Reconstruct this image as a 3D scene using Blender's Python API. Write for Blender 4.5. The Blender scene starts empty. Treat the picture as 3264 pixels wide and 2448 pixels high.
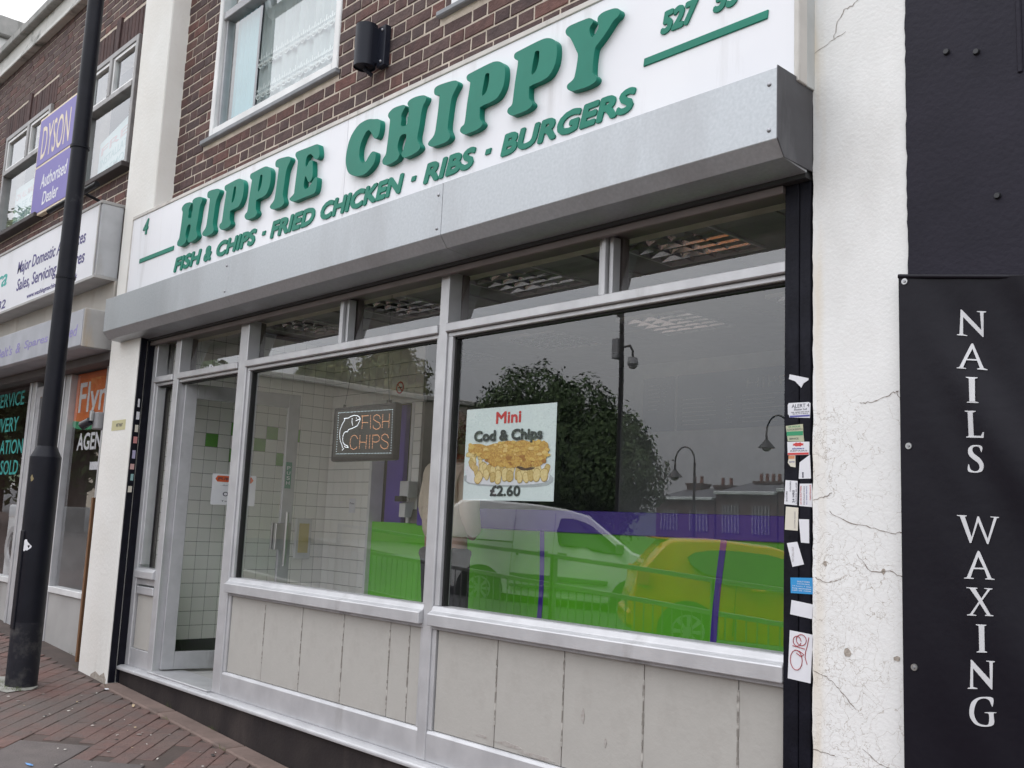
import bpy, bmesh, math, random
from mathutils import Vector, Matrix, Quaternion
R = math.radians
random.seed(7)
S = bpy.context.scene
COL = S.collection

# ------------------------------------------------------------------ camera
def cam_setup():
    cam = bpy.data.cameras.new('camera'); o = bpy.data.objects.new('camera', cam); COL.objects.link(o)
    yaw, pitch, roll = R(47.02737), R(8.13194), R(2.50847)
    f = Vector((-math.sin(yaw)*math.cos(pitch), math.cos(yaw)*math.cos(pitch), math.sin(pitch)))
    r = Vector((math.cos(yaw), math.sin(yaw), 0)); u = r.cross(f)
    r2 = r*math.cos(roll)+u*math.sin(roll); u2 = -r*math.sin(roll)+u*math.cos(roll)
    m = Matrix(((r2.x,u2.x,-f.x,0),(r2.y,u2.y,-f.y,-2.97),(r2.z,u2.z,-f.z,1.07),(0,0,0,1)))
    o.matrix_world = m
    cam.sensor_width = 36; cam.lens = 36*3168.7/3264; cam.clip_start = .05; cam.clip_end = 500
    S.camera = o
cam_setup()
# ------------------------------------------------------------------ sky, sun, exposure
SUN_EL, SUN_AZ = R(56), R(-22)      # veiled sun above and behind the shops
def world_setup():
    w = bpy.data.worlds.new('World'); S.world = w; w.use_nodes = True
    n, l = w.node_tree.nodes, w.node_tree.links
    bg = n['Background']
    sky = n.new('ShaderNodeTexSky'); sky.sky_type = 'NISHITA'; sky.sun_disc = False
    sky.sun_elevation = SUN_EL; sky.sun_rotation = SUN_AZ; sky.dust_density = 3; sky.air_density = 1
    hs = n.new('ShaderNodeHueSaturation'); hs.inputs['Saturation'].default_value = .12
    l.new(sky.outputs[0], hs.inputs['Color'])
    tc = n.new('ShaderNodeTexCoord'); nz = n.new('ShaderNodeTexNoise'); nz.inputs['Scale'].default_value = 2.2
    nz.inputs['Detail'].default_value = 6; nz.inputs['Roughness'].default_value = .55
    mp = n.new('ShaderNodeMapping'); mp.inputs['Scale'].default_value = (1,1,2.2)
    l.new(tc.outputs['Generated'], mp.inputs[0]); l.new(mp.outputs[0], nz.inputs['Vector'])
    rp = n.new('ShaderNodeValToRGB'); rp.color_ramp.elements[0].position = .3; rp.color_ramp.elements[1].position = .72
    rp.color_ramp.elements[0].color = (4.9,5.1,5.6,1); rp.color_ramp.elements[1].color = (7.6,7.6,7.7,1)
    l.new(nz.outputs[0], rp.inputs[0])
    mx = n.new('ShaderNodeMix'); mx.data_type = 'RGBA'; mx.inputs[0].default_value = .62     # cloud cover
    l.new(hs.outputs[0], mx.inputs[6]); l.new(rp.outputs[0], mx.inputs[7])
    # overcast luminance: the zenith is brighter than the horizon
    sp = n.new('ShaderNodeSeparateXYZ'); l.new(tc.outputs['Generated'], sp.inputs[0])
    ma = n.new('ShaderNodeMath'); ma.operation = 'MULTIPLY_ADD'; ma.inputs[1].default_value = 1.45; ma.inputs[2].default_value = .52; ma.use_clamp = False
    cl = n.new('ShaderNodeClamp'); l.new(sp.outputs[2], cl.inputs[0]); l.new(cl.outputs[0], ma.inputs[0])
    vm = n.new('ShaderNodeVectorMath'); vm.operation = 'SCALE'; l.new(mx.outputs[2], vm.inputs[0]); l.new(ma.outputs[0], vm.inputs['Scale'])
    l.new(vm.outputs[0], bg.inputs[0]); bg.inputs[1].default_value = .15
    s = bpy.data.lights.new('sun', 'SUN'); s.energy = 1.5; s.angle = R(35); s.color = (1,.97,.93)
    so = bpy.data.objects.new('sun', s); COL.objects.link(so)
    d = Vector((math.cos(SUN_EL)*math.sin(SUN_AZ), math.cos(SUN_EL)*math.cos(SUN_AZ), math.sin(SUN_EL)))
    so.rotation_euler = d.to_track_quat('Z','Y').to_euler(); so.location = (-8,12,15)
    vs = S.view_settings; vs.view_transform = 'Standard'; vs.look = 'None'; vs.gamma = 1; vs.exposure = 1.14; vs.use_curve_mapping = False
    S.display_settings.display_device = 'sRGB'
world_setup()
S.render.engine = 'CYCLES'
S.cycles.max_bounces = 8; S.cycles.transparent_max_bounces = 14; S.cycles.diffuse_bounces = 4; S.cycles.glossy_bounces = 3
S.cycles.sample_clamp_indirect = 6; S.cycles.use_denoising = True; S.cycles.caustics_reflective = False; S.cycles.caustics_refractive = False

# ------------------------------------------------------------------ materials
MATS = {}
def M(name, col, rough=.6, metal=0, col2=None, vs=6, vd=4, vlo=.35, vhi=.7, bump=0, bs=60, stretch=(1,1,1), rnd=None, island=False,
      dirt=None, ds=2.5, dlo=.55, dhi=.75, dstretch=(1,1,.25), spec=.5, emit=0, coat=0, bdet=4, wdirt=False):
    """procedural paint/stone/metal: base colour varied by noise, optional per-object tint, soft dirt streaks, fine bump"""
    if name in MATS: return MATS[name]
    m = bpy.data.materials.new(name); m.use_nodes = True; MATS[name] = m
    n, l = m.node_tree.nodes, m.node_tree.links
    b = n['Principled BSDF']
    b.inputs['Roughness'].default_value = rough; b.inputs['Metallic'].default_value = metal
    b.inputs['Specular IOR Level'].default_value = spec; b.inputs['Coat Weight'].default_value = coat
    tc = n.new('ShaderNodeTexCoord'); mp = n.new('ShaderNodeMapping'); mp.inputs['Scale'].default_value = stretch
    src = tc.outputs['Object']
    if rnd is not None or island:
        oi = n.new('ShaderNodeObjectInfo') if not island else n.new('ShaderNodeNewGeometry')
        rv = oi.outputs['Random'] if not island else oi.outputs['Random Per Island']
        ad = n.new('ShaderNodeVectorMath'); ad.operation = 'ADD'
        cb = n.new('ShaderNodeMath'); cb.operation = 'MULTIPLY'; cb.inputs[1].default_value = 37
        l.new(rv, cb.inputs[0]); l.new(src, ad.inputs[0]); l.new(cb.outputs[0], ad.inputs[1]); src = ad.outputs[0]
    l.new(src, mp.inputs[0])
    nz = n.new('ShaderNodeTexNoise'); nz.inputs['Scale'].default_value = vs; nz.inputs['Detail'].default_value = vd
    l.new(mp.outputs[0], nz.inputs['Vector'])
    rp = n.new('ShaderNodeValToRGB'); rp.color_ramp.elements[0].position = vlo; rp.color_ramp.elements[1].position = vhi
    c2 = col2 or tuple(c*.82 for c in col)
    rp.color_ramp.elements[0].color = (*c2,1); rp.color_ramp.elements[1].color = (*col,1)
    l.new(nz.outputs[0], rp.inputs[0]); out = rp.outputs[0]
    if rnd is not None:
        rr = n.new('ShaderNodeValToRGB'); rr.color_ramp.interpolation = 'LINEAR'
        e = rr.color_ramp.elements
        for i, c in enumerate(rnd):
            p = i/(len(rnd)-1)
            if i == 0: e[0].position = 0; e[0].color = (*c,1)
            elif i == len(rnd)-1: e[-1].position = 1; e[-1].color = (*c,1)
            else:
                q = e.new(p); q.color = (*c,1)
        l.new(rv, rr.inputs[0])
        mu = n.new('ShaderNodeMix'); mu.data_type = 'RGBA'; mu.blend_type = 'MULTIPLY'; mu.inputs[0].default_value = 1
        l.new(out, mu.inputs[6]); l.new(rr.outputs[0], mu.inputs[7]); out = mu.outputs[2]
    if dirt is not None:
        m2 = n.new('ShaderNodeMapping'); m2.inputs['Scale'].default_value = dstretch
        l.new(n.new('ShaderNodeNewGeometry').outputs['Position'] if wdirt else src, m2.inputs[0])
        dn = n.new('ShaderNodeTexNoise'); dn.inputs['Scale'].default_value = ds; dn.inputs['Detail'].default_value = 8; dn.inputs['Roughness'].default_value = .65
        l.new(m2.outputs[0], dn.inputs['Vector'])
        dr = n.new('ShaderNodeValToRGB'); dr.color_ramp.elements[0].position = dlo; dr.color_ramp.elements[1].position = dhi
        l.new(dn.outputs[0], dr.inputs[0])
        md = n.new('ShaderNodeMix'); md.data_type = 'RGBA'; l.new(dr.outputs[0], md.inputs[0])
        l.new(out, md.inputs[6]); md.inputs[7].default_value = (*dirt,1); out = md.outputs[2]
    l.new(out, b.inputs['Base Color'])
    if emit:
        l.new(out, b.inputs['Emission Color']); b.inputs['Emission Strength'].default_value = emit
    if bump:
        bn = n.new('ShaderNodeTexNoise'); bn.inputs['Scale'].default_value = bs; bn.inputs['Detail'].default_value = bdet
        l.new(src, bn.inputs['Vector'])
        bp = n.new('ShaderNodeBump'); bp.inputs['Strength'].default_value = bump; bp.inputs['Distance'].default_value = .01
        l.new(bn.outputs[0], bp.inputs['Height']); l.new(bp.outputs[0], b.inputs['Normal'])
    return m
def glass(name, f0=.09, tint=(.93,.97,.95), rough=0.0, pw=4.2):
    """thin pane: clear transmission plus a Fresnel mirror reflection, the same seen from either side"""
    if name in MATS: return MATS[name]
    m = bpy.data.materials.new(name); m.use_nodes = True; MATS[name] = m
    n, l = m.node_tree.nodes, m.node_tree.links
    n.remove(n['Principled BSDF']); out = n['Material Output']
    lw = n.new('ShaderNodeLayerWeight'); lw.inputs[0].default_value = .5
    p = n.new('ShaderNodeMath'); p.operation = 'POWER'; p.inputs[1].default_value = pw; l.new(lw.outputs['Facing'], p.inputs[0])
    q = n.new('ShaderNodeMath'); q.operation = 'MULTIPLY_ADD'; q.inputs[1].default_value = 1-f0; q.inputs[2].default_value = f0; l.new(p.outputs[0], q.inputs[0])
    q.use_clamp = True
    t = n.new('ShaderNodeBsdfTransparent'); t.inputs[0].default_value = (*tint,1)
    g = n.new('ShaderNodeBsdfGlossy'); g.inputs['Roughness'].default_value = rough; g.inputs[0].default_value = (.97,.98,1,1)
    mx = n.new('ShaderNodeMixShader'); l.new(q.outputs[0], mx.inputs[0]); l.new(t.outputs[0], mx.inputs[1]); l.new(g.outputs[0], mx.inputs[2])
    l.new(mx.outputs[0], out.inputs[0])
    # faint waviness of old plate glass
    tc = n.new('ShaderNodeTexCoord'); nz = n.new('ShaderNodeTexNoise'); nz.inputs['Scale'].default_value = 1.3; nz.inputs['Detail'].default_value = 1
    l.new(tc.outputs['Object'], nz.inputs['Vector'])
    bp = n.new('ShaderNodeBump'); bp.inputs['Strength'].default_value = .06; bp.inputs['Distance'].default_value = .012; l.new(nz.outputs[0], bp.inputs['Height'])
    l.new(bp.outputs[0], g.inputs['Normal'])
    return m

alu = M('anodised_aluminium', (.57,.57,.585), .36, .35, col2=(.48,.48,.495), vs=9, bump=.05, bs=120, dirt=(.3,.29,.28), ds=5, dlo=.62, dhi=.85)
alu_dull = M('dull_aluminium', (.46,.46,.48), .5, .3, vs=9, dirt=(.18,.17,.17), ds=5)
black_gloss = M('black_paint', (.004,.004,.0075), .5, 0, col2=(.008,.008,.014), vs=14, bump=.15, bs=70, spec=.14, dirt=(.022,.023,.032), ds=6, dlo=.52, dhi=.85)
black_plastic = M('black_plastic', (.007,.007,.009), .5, spec=.2)
dark_gasket = M('rubber_gasket', (.01,.01,.01), .7)
white_render = M('white_render_paint', (.78,.775,.76), .75, col2=(.72,.71,.69), vs=3, bump=.35, bs=45, dirt=(.42,.4,.37), ds=2.2, dlo=.6, dhi=.9)
green_face = M('green_sign_paint', (.006,.205,.14), .45, spec=.3, col2=(.004,.165,.112), vs=4, dirt=(.06,.15,.12), ds=6, dlo=.62, dhi=.9)
green_flat = M('green_vinyl', (.006,.21,.14), .45, spec=.3)
sign_white = M('sign_white_acrylic', (.8,.8,.83), .3, col2=(.76,.76,.8), vs=2, dirt=(.5,.48,.48), ds=5, dlo=.54, dhi=.95, dstretch=(1.6,1,.16))
cream_trim = M('cream_sign_trim', (.62,.59,.55), .5, dirt=(.3,.28,.25), ds=8)
GL = glass('window_glass', .118, tint=(1,1,1))
GL2 = glass('upper_window_glass', .12)

# ------------------------------------------------------------------ object helpers
WL = {}
def ploc(p): return WL[p.name] if p is not None else Vector((0,0,0))
def place(o, parent, wl):
    COL.objects.link(o); WL[o.name] = Vector(wl)
    if parent is not None:
        o.parent = parent; o.matrix_parent_inverse = Matrix.Translation(-ploc(parent))
    o.location = wl
def tag(o, label=None, cat=None, group=None, kind=None):
    if label: o['label'] = label
    if cat: o['category'] = cat
    if group: o['group'] = group
    if kind: o['kind'] = kind
    return o
def thing(name, loc, label, cat, group=None):
    o = bpy.data.objects.new(name, None); o.empty_display_size = .1; place(o, None, loc)
    return tag(o, label, cat, group)
def from_mesh(name, me, parent, mat, wl):
    if mat and not me.materials: me.materials.append(mat)
    o = bpy.data.objects.new(name, me); place(o, parent, wl); return o
def shift(me, d):
    me.transform(Matrix.Translation(d)); return me
class MB:
    """collects simple shapes in world coordinates and builds ONE mesh object"""
    def __init__(s): s.v = []; s.f = []
    def add(s, vs, fs):
        k = len(s.v); s.v += [tuple(v) for v in vs]; s.f += [tuple(i+k for i in f) for f in fs]; return s
    def box(s, x0,x1,y0,y1,z0,z1):
        return s.add([(x0,y0,z0),(x1,y0,z0),(x1,y1,z0),(x0,y1,z0),(x0,y0,z1),(x1,y0,z1),(x1,y1,z1),(x0,y1,z1)],
                     [(0,3,2,1),(4,5,6,7),(0,1,5,4),(1,2,6,5),(2,3,7,6),(3,0,4,7)])
    def cyl(s, a, b, r, r2=None, n=16, caps=True):
        a = Vector(a); b = Vector(b); d = (b-a).normalized(); r2 = r if r2 is None else r2
        t = Vector((0,0,1)) if abs(d.z) < .9 else Vector((1,0,0)); u = d.cross(t).normalized(); w = d.cross(u)
        vs = []
        for p, q in ((a,r),(b,r2)):
            for i in range(n):
                an = 2*math.pi*i/n; vs.append(p+u*(q*math.cos(an))+w*(q*math.sin(an)))
        fs = [(i,i+n,(i+1)%n+n,(i+1)%n) for i in range(n)]
        if caps: fs += [tuple(range(n)), tuple(range(2*n-1,n-1,-1))]
        return s.add(vs, fs)
    def tube(s, pts, r, n=8):
        for i in range(len(pts)-1):
            s.cyl(pts[i], pts[i+1], r if not hasattr(r,'__len__') else r[i], r if not hasattr(r,'__len__') else r[i+1], n)
        return s
    def prism_y(s, poly, y0, y1):           # polygon in XZ, counter-clockwise seen from -y
        n = len(poly)
        vs = [(x,y0,z) for x,z in poly]+[(x,y1,z) for x,z in poly]
        fs = [tuple(range(n)), tuple(range(2*n-1,n-1,-1))]+[(i,i+n,(i+1)%n+n,(i+1)%n) for i in range(n)]
        return s.add(vs, fs)
    def prism_x(s, poly, x0, x1):           # polygon in YZ
        n = len(poly)
        vs = [(x0,y,z) for y,z in poly]+[(x1,y,z) for y,z in poly]
        fs = [tuple(range(n)), tuple(range(2*n-1,n-1,-1))]+[(i,i+n,(i+1)%n+n,(i+1)%n) for i in range(n)]
        return s.add(vs, fs)
    def quad(s, a, b, c, d): return s.add([a,b,c,d], [(0,1,2,3)])
    def sphere(s, c, r, n=10, m=6, sc=(1,1,1)):
        vs = []; fs = []
        for j in range(m+1):
            t = math.pi*j/m
            for i in range(n):
                p = 2*math.pi*i/n; vs.append((c[0]+r*sc[0]*math.sin(t)*math.cos(p), c[1]+r*sc[1]*math.sin(t)*math.sin(p), c[2]+r*sc[2]*math.cos(t)))
        for j in range(m):
            for i in range(n): fs.append((j*n+i,(j+1)*n+i,(j+1)*n+(i+1)%n,j*n+(i+1)%n))
        return s.add(vs, fs)
    def xf(s, fn): s.v = [tuple(fn(Vector(v))) for v in s.v]; return s
    def build(s, name, mat, parent=None, bevel=0, smooth=False, seg=1, origin=None, fix=True):
        me = bpy.data.meshes.new(name)
        xs = [v[0] for v in s.v]; ys = [v[1] for v in s.v]; zs = [v[2] for v in s.v]
        c = Vector(origin) if origin else Vector(((min(xs)+max(xs))/2,(min(ys)+max(ys))/2,min(zs)))
        me.from_pydata([(v[0]-c.x,v[1]-c.y,v[2]-c.z) for v in s.v], [], s.f)
        bm = bmesh.new(); bm.from_mesh(me)
        if fix: bmesh.ops.recalc_face_normals(bm, faces=bm.faces)
        if bevel: bmesh.ops.bevel(bm, geom=[e for e in bm.edges if len(e.link_faces)==2 and e.calc_face_angle(0) > .5], offset=bevel, segments=seg, affect='EDGES', clamp_overlap=True, profile=.6)
        bm.to_mesh(me); bm.free()
        if smooth:
            for p in me.polygons: p.use_smooth = True
            try: me.set_sharp_from_angle(angle=R(40))
            except Exception: pass
        return from_mesh(name, me, parent, mat, c)
def box(name, mat, parent, x0,x1,y0,y1,z0,z1, bevel=.003, **k):
    return MB().box(x0,x1,y0,y1,z0,z1).build(name, mat, parent, bevel=bevel, **k)
_DG = None
def curve_mesh(cu):
    o = bpy.data.objects.new('tmp', cu); COL.objects.link(o)
    dg = bpy.context.evaluated_depsgraph_get(); dg.update()
    me = bpy.data.meshes.new_from_object(o.evaluated_get(dg)); bpy.data.objects.remove(o); bpy.data.curves.remove(cu)
    me.materials.clear()
    return me
UP = Matrix(((1,0,0,0),(0,0,-1,0),(0,1,0,0),(0,0,0,1)))        # text plane XY -> XZ, front towards -y
def catmull(pts, k=4):
    n = len(pts); o = []
    for i in range(n):
        p0,p1,p2,p3 = (Vector((*pts[(i+j-1)%n],0)) for j in range(4))
        for t in [q/k for q in range(k)]:
            v = .5*((2*p1)+(p2-p0)*t+(2*p0-5*p1+4*p2-p3)*t*t+(3*p1-p0-3*p2+p3)*t**3); o.append((v.x,v.y))
    return o
def glyph(name, loops, y_front, depth, mat, parent, off=(0,0), smooth_pts=True, bev=0):
    """extruded letter from closed outlines in the XZ plane (first outline outer, others holes)"""
    cu = bpy.data.curves.new('g','CURVE'); cu.dimensions = '2D'; cu.fill_mode = 'BOTH'; cu.extrude = depth/2-bev; cu.bevel_depth = bev; cu.bevel_resolution = 1; cu.offset = -bev
    for lp in loops:
        pts = catmull(lp) if smooth_pts else lp
        sp = cu.splines.new('POLY'); sp.points.add(len(pts)-1); sp.use_cyclic_u = True
        for i,(x,z) in enumerate(pts): sp.points[i].co = (x+off[0], z+off[1], 0, 1)
    me = curve_mesh(cu); me.transform(UP)
    c = sum((v.co for v in me.vertices), Vector())/len(me.vertices); zm = min(v.co.z for v in me.vertices)
    wl = Vector((c.x, y_front+depth/2, zm)); shift(me, Vector((-c.x,0,-zm)))
    me.name = name
    return from_mesh(name, me, parent, mat, wl)
def text(name, s, x0, x1, z0, z1, y, mat, parent, shear=0, off=0, depth=.002, xf=None, spacing=1.0, bold=0):
    """lettering fitted to the box x0..x1, z0..z1 on a plane facing -y (xf maps it elsewhere)"""
    cu = bpy.data.curves.new('t','FONT'); cu.body = s; cu.size = 1; cu.shear = shear; cu.offset = off; cu.extrude = .001; cu.space_character = spacing; cu.resolution_u = 3
    me = curve_mesh(cu)
    if not me.vertices: return None
    xs = [v.co.x for v in me.vertices]; ys = [v.co.y for v in me.vertices]
    ax, bx_, ay, by = min(xs), max(xs), min(ys), max(ys)
    sx = (x1-x0)/(bx_-ax); sz = (z1-z0)/(by-ay)
    if bold:                                   # heavier weight: the word struck several times, a hair apart
        h = z1-z0; d = bold*h; sx = (x1-x0-2*d)/(bx_-ax); sz = (h-2*d)/(by-ay)
        base = [v.co.copy() for v in me.vertices]; fcs = [tuple(q.vertices) for q in me.polygons]; nv = len(base); vs = []; fs = []
        for k,(dx,dz) in enumerate(((d,d),(0,d),(2*d,d),(d,0),(d,2*d),(.3*d,.3*d),(1.7*d,1.7*d),(.3*d,1.7*d),(1.7*d,.3*d))):
            vs += [Vector((x0+dx+(a-ax)*sx, y-c/.001*depth/2-.00007*k, z0+dz+(b-ay)*sz)) for a,b,c in base]; fs += [tuple(i+nv*k for i in f) for f in fcs]
        me = bpy.data.meshes.new(name); me.from_pydata([xf(v) if xf else v for v in vs], [], fs)
    else:
      for v in me.vertices:
        a, b, c = v.co
        p = Vector((x0+(a-ax)*sx, y-c/.001*depth/2, z0+(b-ay)*sz))
        v.co = xf(p) if xf else p
    c = sum((v.co for v in me.vertices), Vector())/len(me.vertices); c.z = min(v.co.z for v in me.vertices)
    shift(me, -c); me.name = name
    return from_mesh(name, me, parent, mat, c)
def copy_tree(o, delta, parent=None, label=None):
    c = o.copy(); wl = WL[o.name]+delta; COL.objects.link(c); WL[c.name] = wl
    if parent is not None:
        c.parent = parent; c.matrix_parent_inverse = Matrix.Translation(-ploc(parent))
    c.location = wl
    if label: c['label'] = label
    for ch in o.children: copy_tree(ch, delta, c)
    return c
def gz(x, y=0): return -.156-.052*(x+6.48)+.01*(y+.06)
# ================================================================== SETTING: ground, road
pave_base = M('pavement_bed', (.085,.06,.052), .9, col2=(.058,.044,.038), vs=5, bump=.3, bs=30)
paver_mat = M('clay_paver', (1,1,1), .85, col2=(.78,.78,.8), vs=18, bump=.35, bs=60,
              rnd=[(.135,.075,.063),(.165,.083,.068),(.145,.094,.079),(.17,.088,.073),(.125,.08,.07)], dirt=(.1,.08,.072), ds=2.6, dlo=.38, dhi=.66, dstretch=(1,1,1), wdirt=True)
paver_isl = M('clay_paver_far', (1,1,1), .85, col2=(.8,.8,.8), vs=14, island=True,
              rnd=[(.135,.075,.063),(.165,.083,.068),(.145,.094,.079),(.17,.088,.073)], dirt=(.1,.08,.072), ds=2.6, dlo=.38, dhi=.66, dstretch=(1,1,1), wdirt=True)
slab_mat = M('concrete_slab', (.135,.113,.106), .85, col2=(.1,.084,.08), vs=10, bump=.3, bs=90, dirt=(.06,.056,.054), ds=5, dlo=.5, dhi=.8, dstretch=(1,1,1), rnd=[(.85,.85,.85),(1,1,1),(1.12,1.1,1.08)])
def sheet(name, mat, x0, x1, y0, y1, dz, kind='structure'):
    m = MB(); m.quad((x0,y0,gz(x0,y0)+dz),(x1,y0,gz(x1,y0)+dz),(x1,y1,gz(x1,y1)+dz),(x0,y1,gz(x0,y1)+dz))
    o = m.build(name, mat, None, fix=False); return tag(o, kind=kind)
pavement = sheet('pavement', pave_base, -60, 60, -4.9, 4.5, -.007)
tag(pavement, 'red clay paver pavement with grey slabs sloping along the shops', 'pavement')
asphalt = M('asphalt', (.055,.055,.058), .85, col2=(.04,.04,.042), vs=30, bump=.3, bs=150)
def slope_sheet(name, mat, y0, y1, d0, d1):
    m = MB(); m.quad((-300,y0,gz(-300,y0)+d0),(300,y0,gz(300,y0)+d0),(300,y1,gz(300,y1)+d1),(-300,y1,gz(-300,y1)+d1)); return tag(m.build(name, mat, None, fix=False), kind='structure')
road = slope_sheet('road', asphalt, -13.5, -4.75, -.42, -.16); tag(road, 'grey asphalt road in front of the shops', 'road')
far_pave = M('far_pavement', (.2,.19,.18), .9, vs=4)
fp = sheet('opposite_pavement', far_pave, -300, 300, -17, -13.4, -.32); tag(fp, 'pale pavement across the road', 'pavement')
grass_m = M('park_grass', (.05,.085,.03), .95, col2=(.035,.06,.02), vs=3, bump=.4, bs=25)
gr = sheet('park_ground', grass_m, -300, 300, -300, -17, -.32); tag(gr, 'grass ground of the park across the road', 'ground')
gr = sheet('rear_ground', far_pave, -300, 300, 4.4, 300, -.09); tag(gr, 'ground behind the shops', 'ground')
kerb_m = M('kerb_granite', (.27,.26,.25), .8, vs=20)
kb = thing('kerb', (-8,-4.82,gz(-8,-4.82)), 'grey granite kerb along the road edge', 'kerb')
kb['kind'] = 'structure'
for i in range(24):
    x = -19+i*.92
    MB().box(x,x+.9,-4.9,-4.75,-.2,.0).xf(lambda v: Vector((v.x,v.y,v.z+gz(v.x,v.y)+.003))).build('kerb_stone', kerb_m, kb, bevel=.012)
# paving: 45 degree grid of 0.6 m cells, each one grey slab or six clay pavers
def rot45(u, v): c = math.sqrt(.5); return (u*c-v*c, u*c+v*c)
pv_protos = []
for k in range(4):
    m = MB().box(-.0985,.0985,-.0485,.0485,-.02,0)
    m.v = [(a+random.uniform(-.002,.002), b+random.uniform(-.002,.002), c+(random.uniform(-.0015,.001) if c == 0 else 0)) for a,b,c in m.v]
    me = bpy.data.meshes.new('paver'); me.from_pydata(m.v,[],m.f); bm = bmesh.new(); bm.from_mesh(me); bmesh.ops.recalc_face_normals(bm, faces=bm.faces)
    bmesh.ops.bevel(bm, geom=[e for e in bm.edges], offset=.003, segments=1, affect='EDGES'); bm.to_mesh(me); bm.free(); me.materials.append(paver_mat); pv_protos.append(me)
slab_me = None
TILT = Vector((0,0,1)).rotation_difference(Vector((.052,-.01,1)).normalized())
tilt = Matrix(((1,0,0,0),(0,1,0,0),(-.052,.01,1,0),(0,0,0,1)))
near = []; far_v = MB()
def paver_at(x, y, ang):
    near.append((math.hypot(x+5.9, y+.7), x, y, ang))
slabs = []
def uv(u, v): c = math.sqrt(.5); return (u*c-v*c, u*c+v*c)
for i in range(-140,60):
    u = -4.89+.05+i*.1
    for j in range(-60,120):
        v = .1+j*.2+(.1 if i % 2 else 0)
        x, y = uv(u, v)
        if not (-14 < x < 1.5 and -3.3 < y < -.215): continue
        band = math.floor((u+4.89)/.4+1e-6)
        vlim = 3.45 if band % 2 == 0 else 3.2
        if v-.1 < vlim-.02 and uv(u,vlim-.3)[1] < -.62 and v > vlim-2.4: continue
        paver_at(x, y, 135)
for band in range(-6,8):
    vlim = 3.45 if band % 2 == 0 else 3.2
    for k in range(4):
        v1 = vlim-k*.6; x, y = uv(-4.89+.2+band*.4, v1-.3)
        if uv(-4.89+.2+band*.4, vlim-.3)[1] < -.62 and -3.3 < y and x < 1.5: slabs.append((-4.89+band*.4, v1-.6))
near.sort()
for k,(d,x,y,ang) in enumerate(near):
    z = gz(x,y)+random.uniform(-.0012,.0012)
    if k < 300:
        o = bpy.data.objects.new('paver', pv_protos[k % 4]); place(o, pavement, Vector((x,y,z))); o.rotation_euler = (TILT @ Quaternion((0,0,1), R(ang))).to_euler()
    else:
        c, s = math.cos(R(ang)), math.sin(R(ang)); q = []
        for a,b in ((-.096,-.046),(.096,-.046),(.096,.046),(-.096,.046)):
            px_, py_ = x+a*c-b*s, y+a*s+b*c; q.append((px_,py_,gz(px_,py_)+random.uniform(-.0015,.0015)))
        far_v.add(q, [(0,1,2,3)])
ofar = far_v.build('pavers', paver_isl, pavement, fix=False); ofar['kind'] = 'stuff'
for su, sv in slabs:
    m = MB().box(su+.003,su+.397,sv+.003,sv+.597,-.03,.001)
    m.xf(lambda v: Vector((*uv(v.x,v.y), v.z))).xf(lambda v: Vector((v.x,v.y,v.z+gz(v.x,v.y))))
    m.build('paving_slab', slab_mat, pavement, bevel=.003)
gum_m = M('gum_pale',(.24,.21,.19),.8); gum_d = M('gum_dark',(.045,.04,.038),.8)
rg = random.Random(31)
for k in range(60):
    x = rg.uniform(-7.4,-4.7); y = rg.uniform(-1.7,-.25); r_ = rg.uniform(.006,.016); m = MB(); n_ = 9
    ps = [(x+r_*rg.uniform(.7,1.1)*math.cos(a), y+r_*rg.uniform(.7,1.1)*math.sin(a)) for a in [q*2*math.pi/n_ for q in range(n_)]]
    m.add([(a,b,gz(a,b)+.0035) for a,b in ps]+[(x,y,gz(x,y)+.005)], [(n_,i,(i+1)%n_) for i in range(n_)]); m.build('gum_spot', gum_m if k%2 else gum_d, pavement, fix=False)
# concrete edging strip along the shop plinth
strip_m = M('edging_concrete', (.19,.135,.115), .9, col2=(.14,.1,.085), vs=6, bump=.4, bs=50, dirt=(.1,.075,.065), ds=4)
for i in range(7):
    x0 = -7.0+i*.9
    MB().box(x0,x0+.895,-.165,-.035,-.05,.012).xf(lambda v: Vector((v.x,v.y+.008*math.sin(v.x*3),v.z+gz(v.x,v.y)))).build('edging_strip', strip_m, pavement, bevel=.008)

# ================================================================== CHIP SHOP BUILDING
brick_mat = M('brick', (1,1,1), .85, col2=(.62,.6,.62), vs=16, bump=.5, bs=70,
              rnd=[(.075,.045,.044),(.119,.065,.059),(.094,.055,.053),(.147,.068,.056),(.090,.059,.057),(.125,.080,.070),(.169,.073,.059),(.077,.045,.044),(.110,.066,.061)],
              dirt=(.045,.035,.037), ds=5, dlo=.56, dhi=.8, dstretch=(1,1,1))
brick_isl = M('brick_far', (1,1,1), .85, col2=(.65,.62,.64), vs=16, island=True,
              rnd=[(.075,.045,.044),(.119,.065,.059),(.094,.055,.053),(.147,.068,.056),(.090,.059,.057),(.125,.080,.070),(.110,.066,.061)])
mortar = M('mortar', (.63,.55,.47), .95, col2=(.49,.42,.35), vs=12, bump=.4, bs=80)
lintel_mat = M('lintel_brick', (1,1,1), .85, col2=(.7,.68,.7), vs=16, bump=.4, bs=70, rnd=[(.06,.034,.033),(.085,.042,.038),(.07,.038,.036)])
_bp = {}
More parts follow.
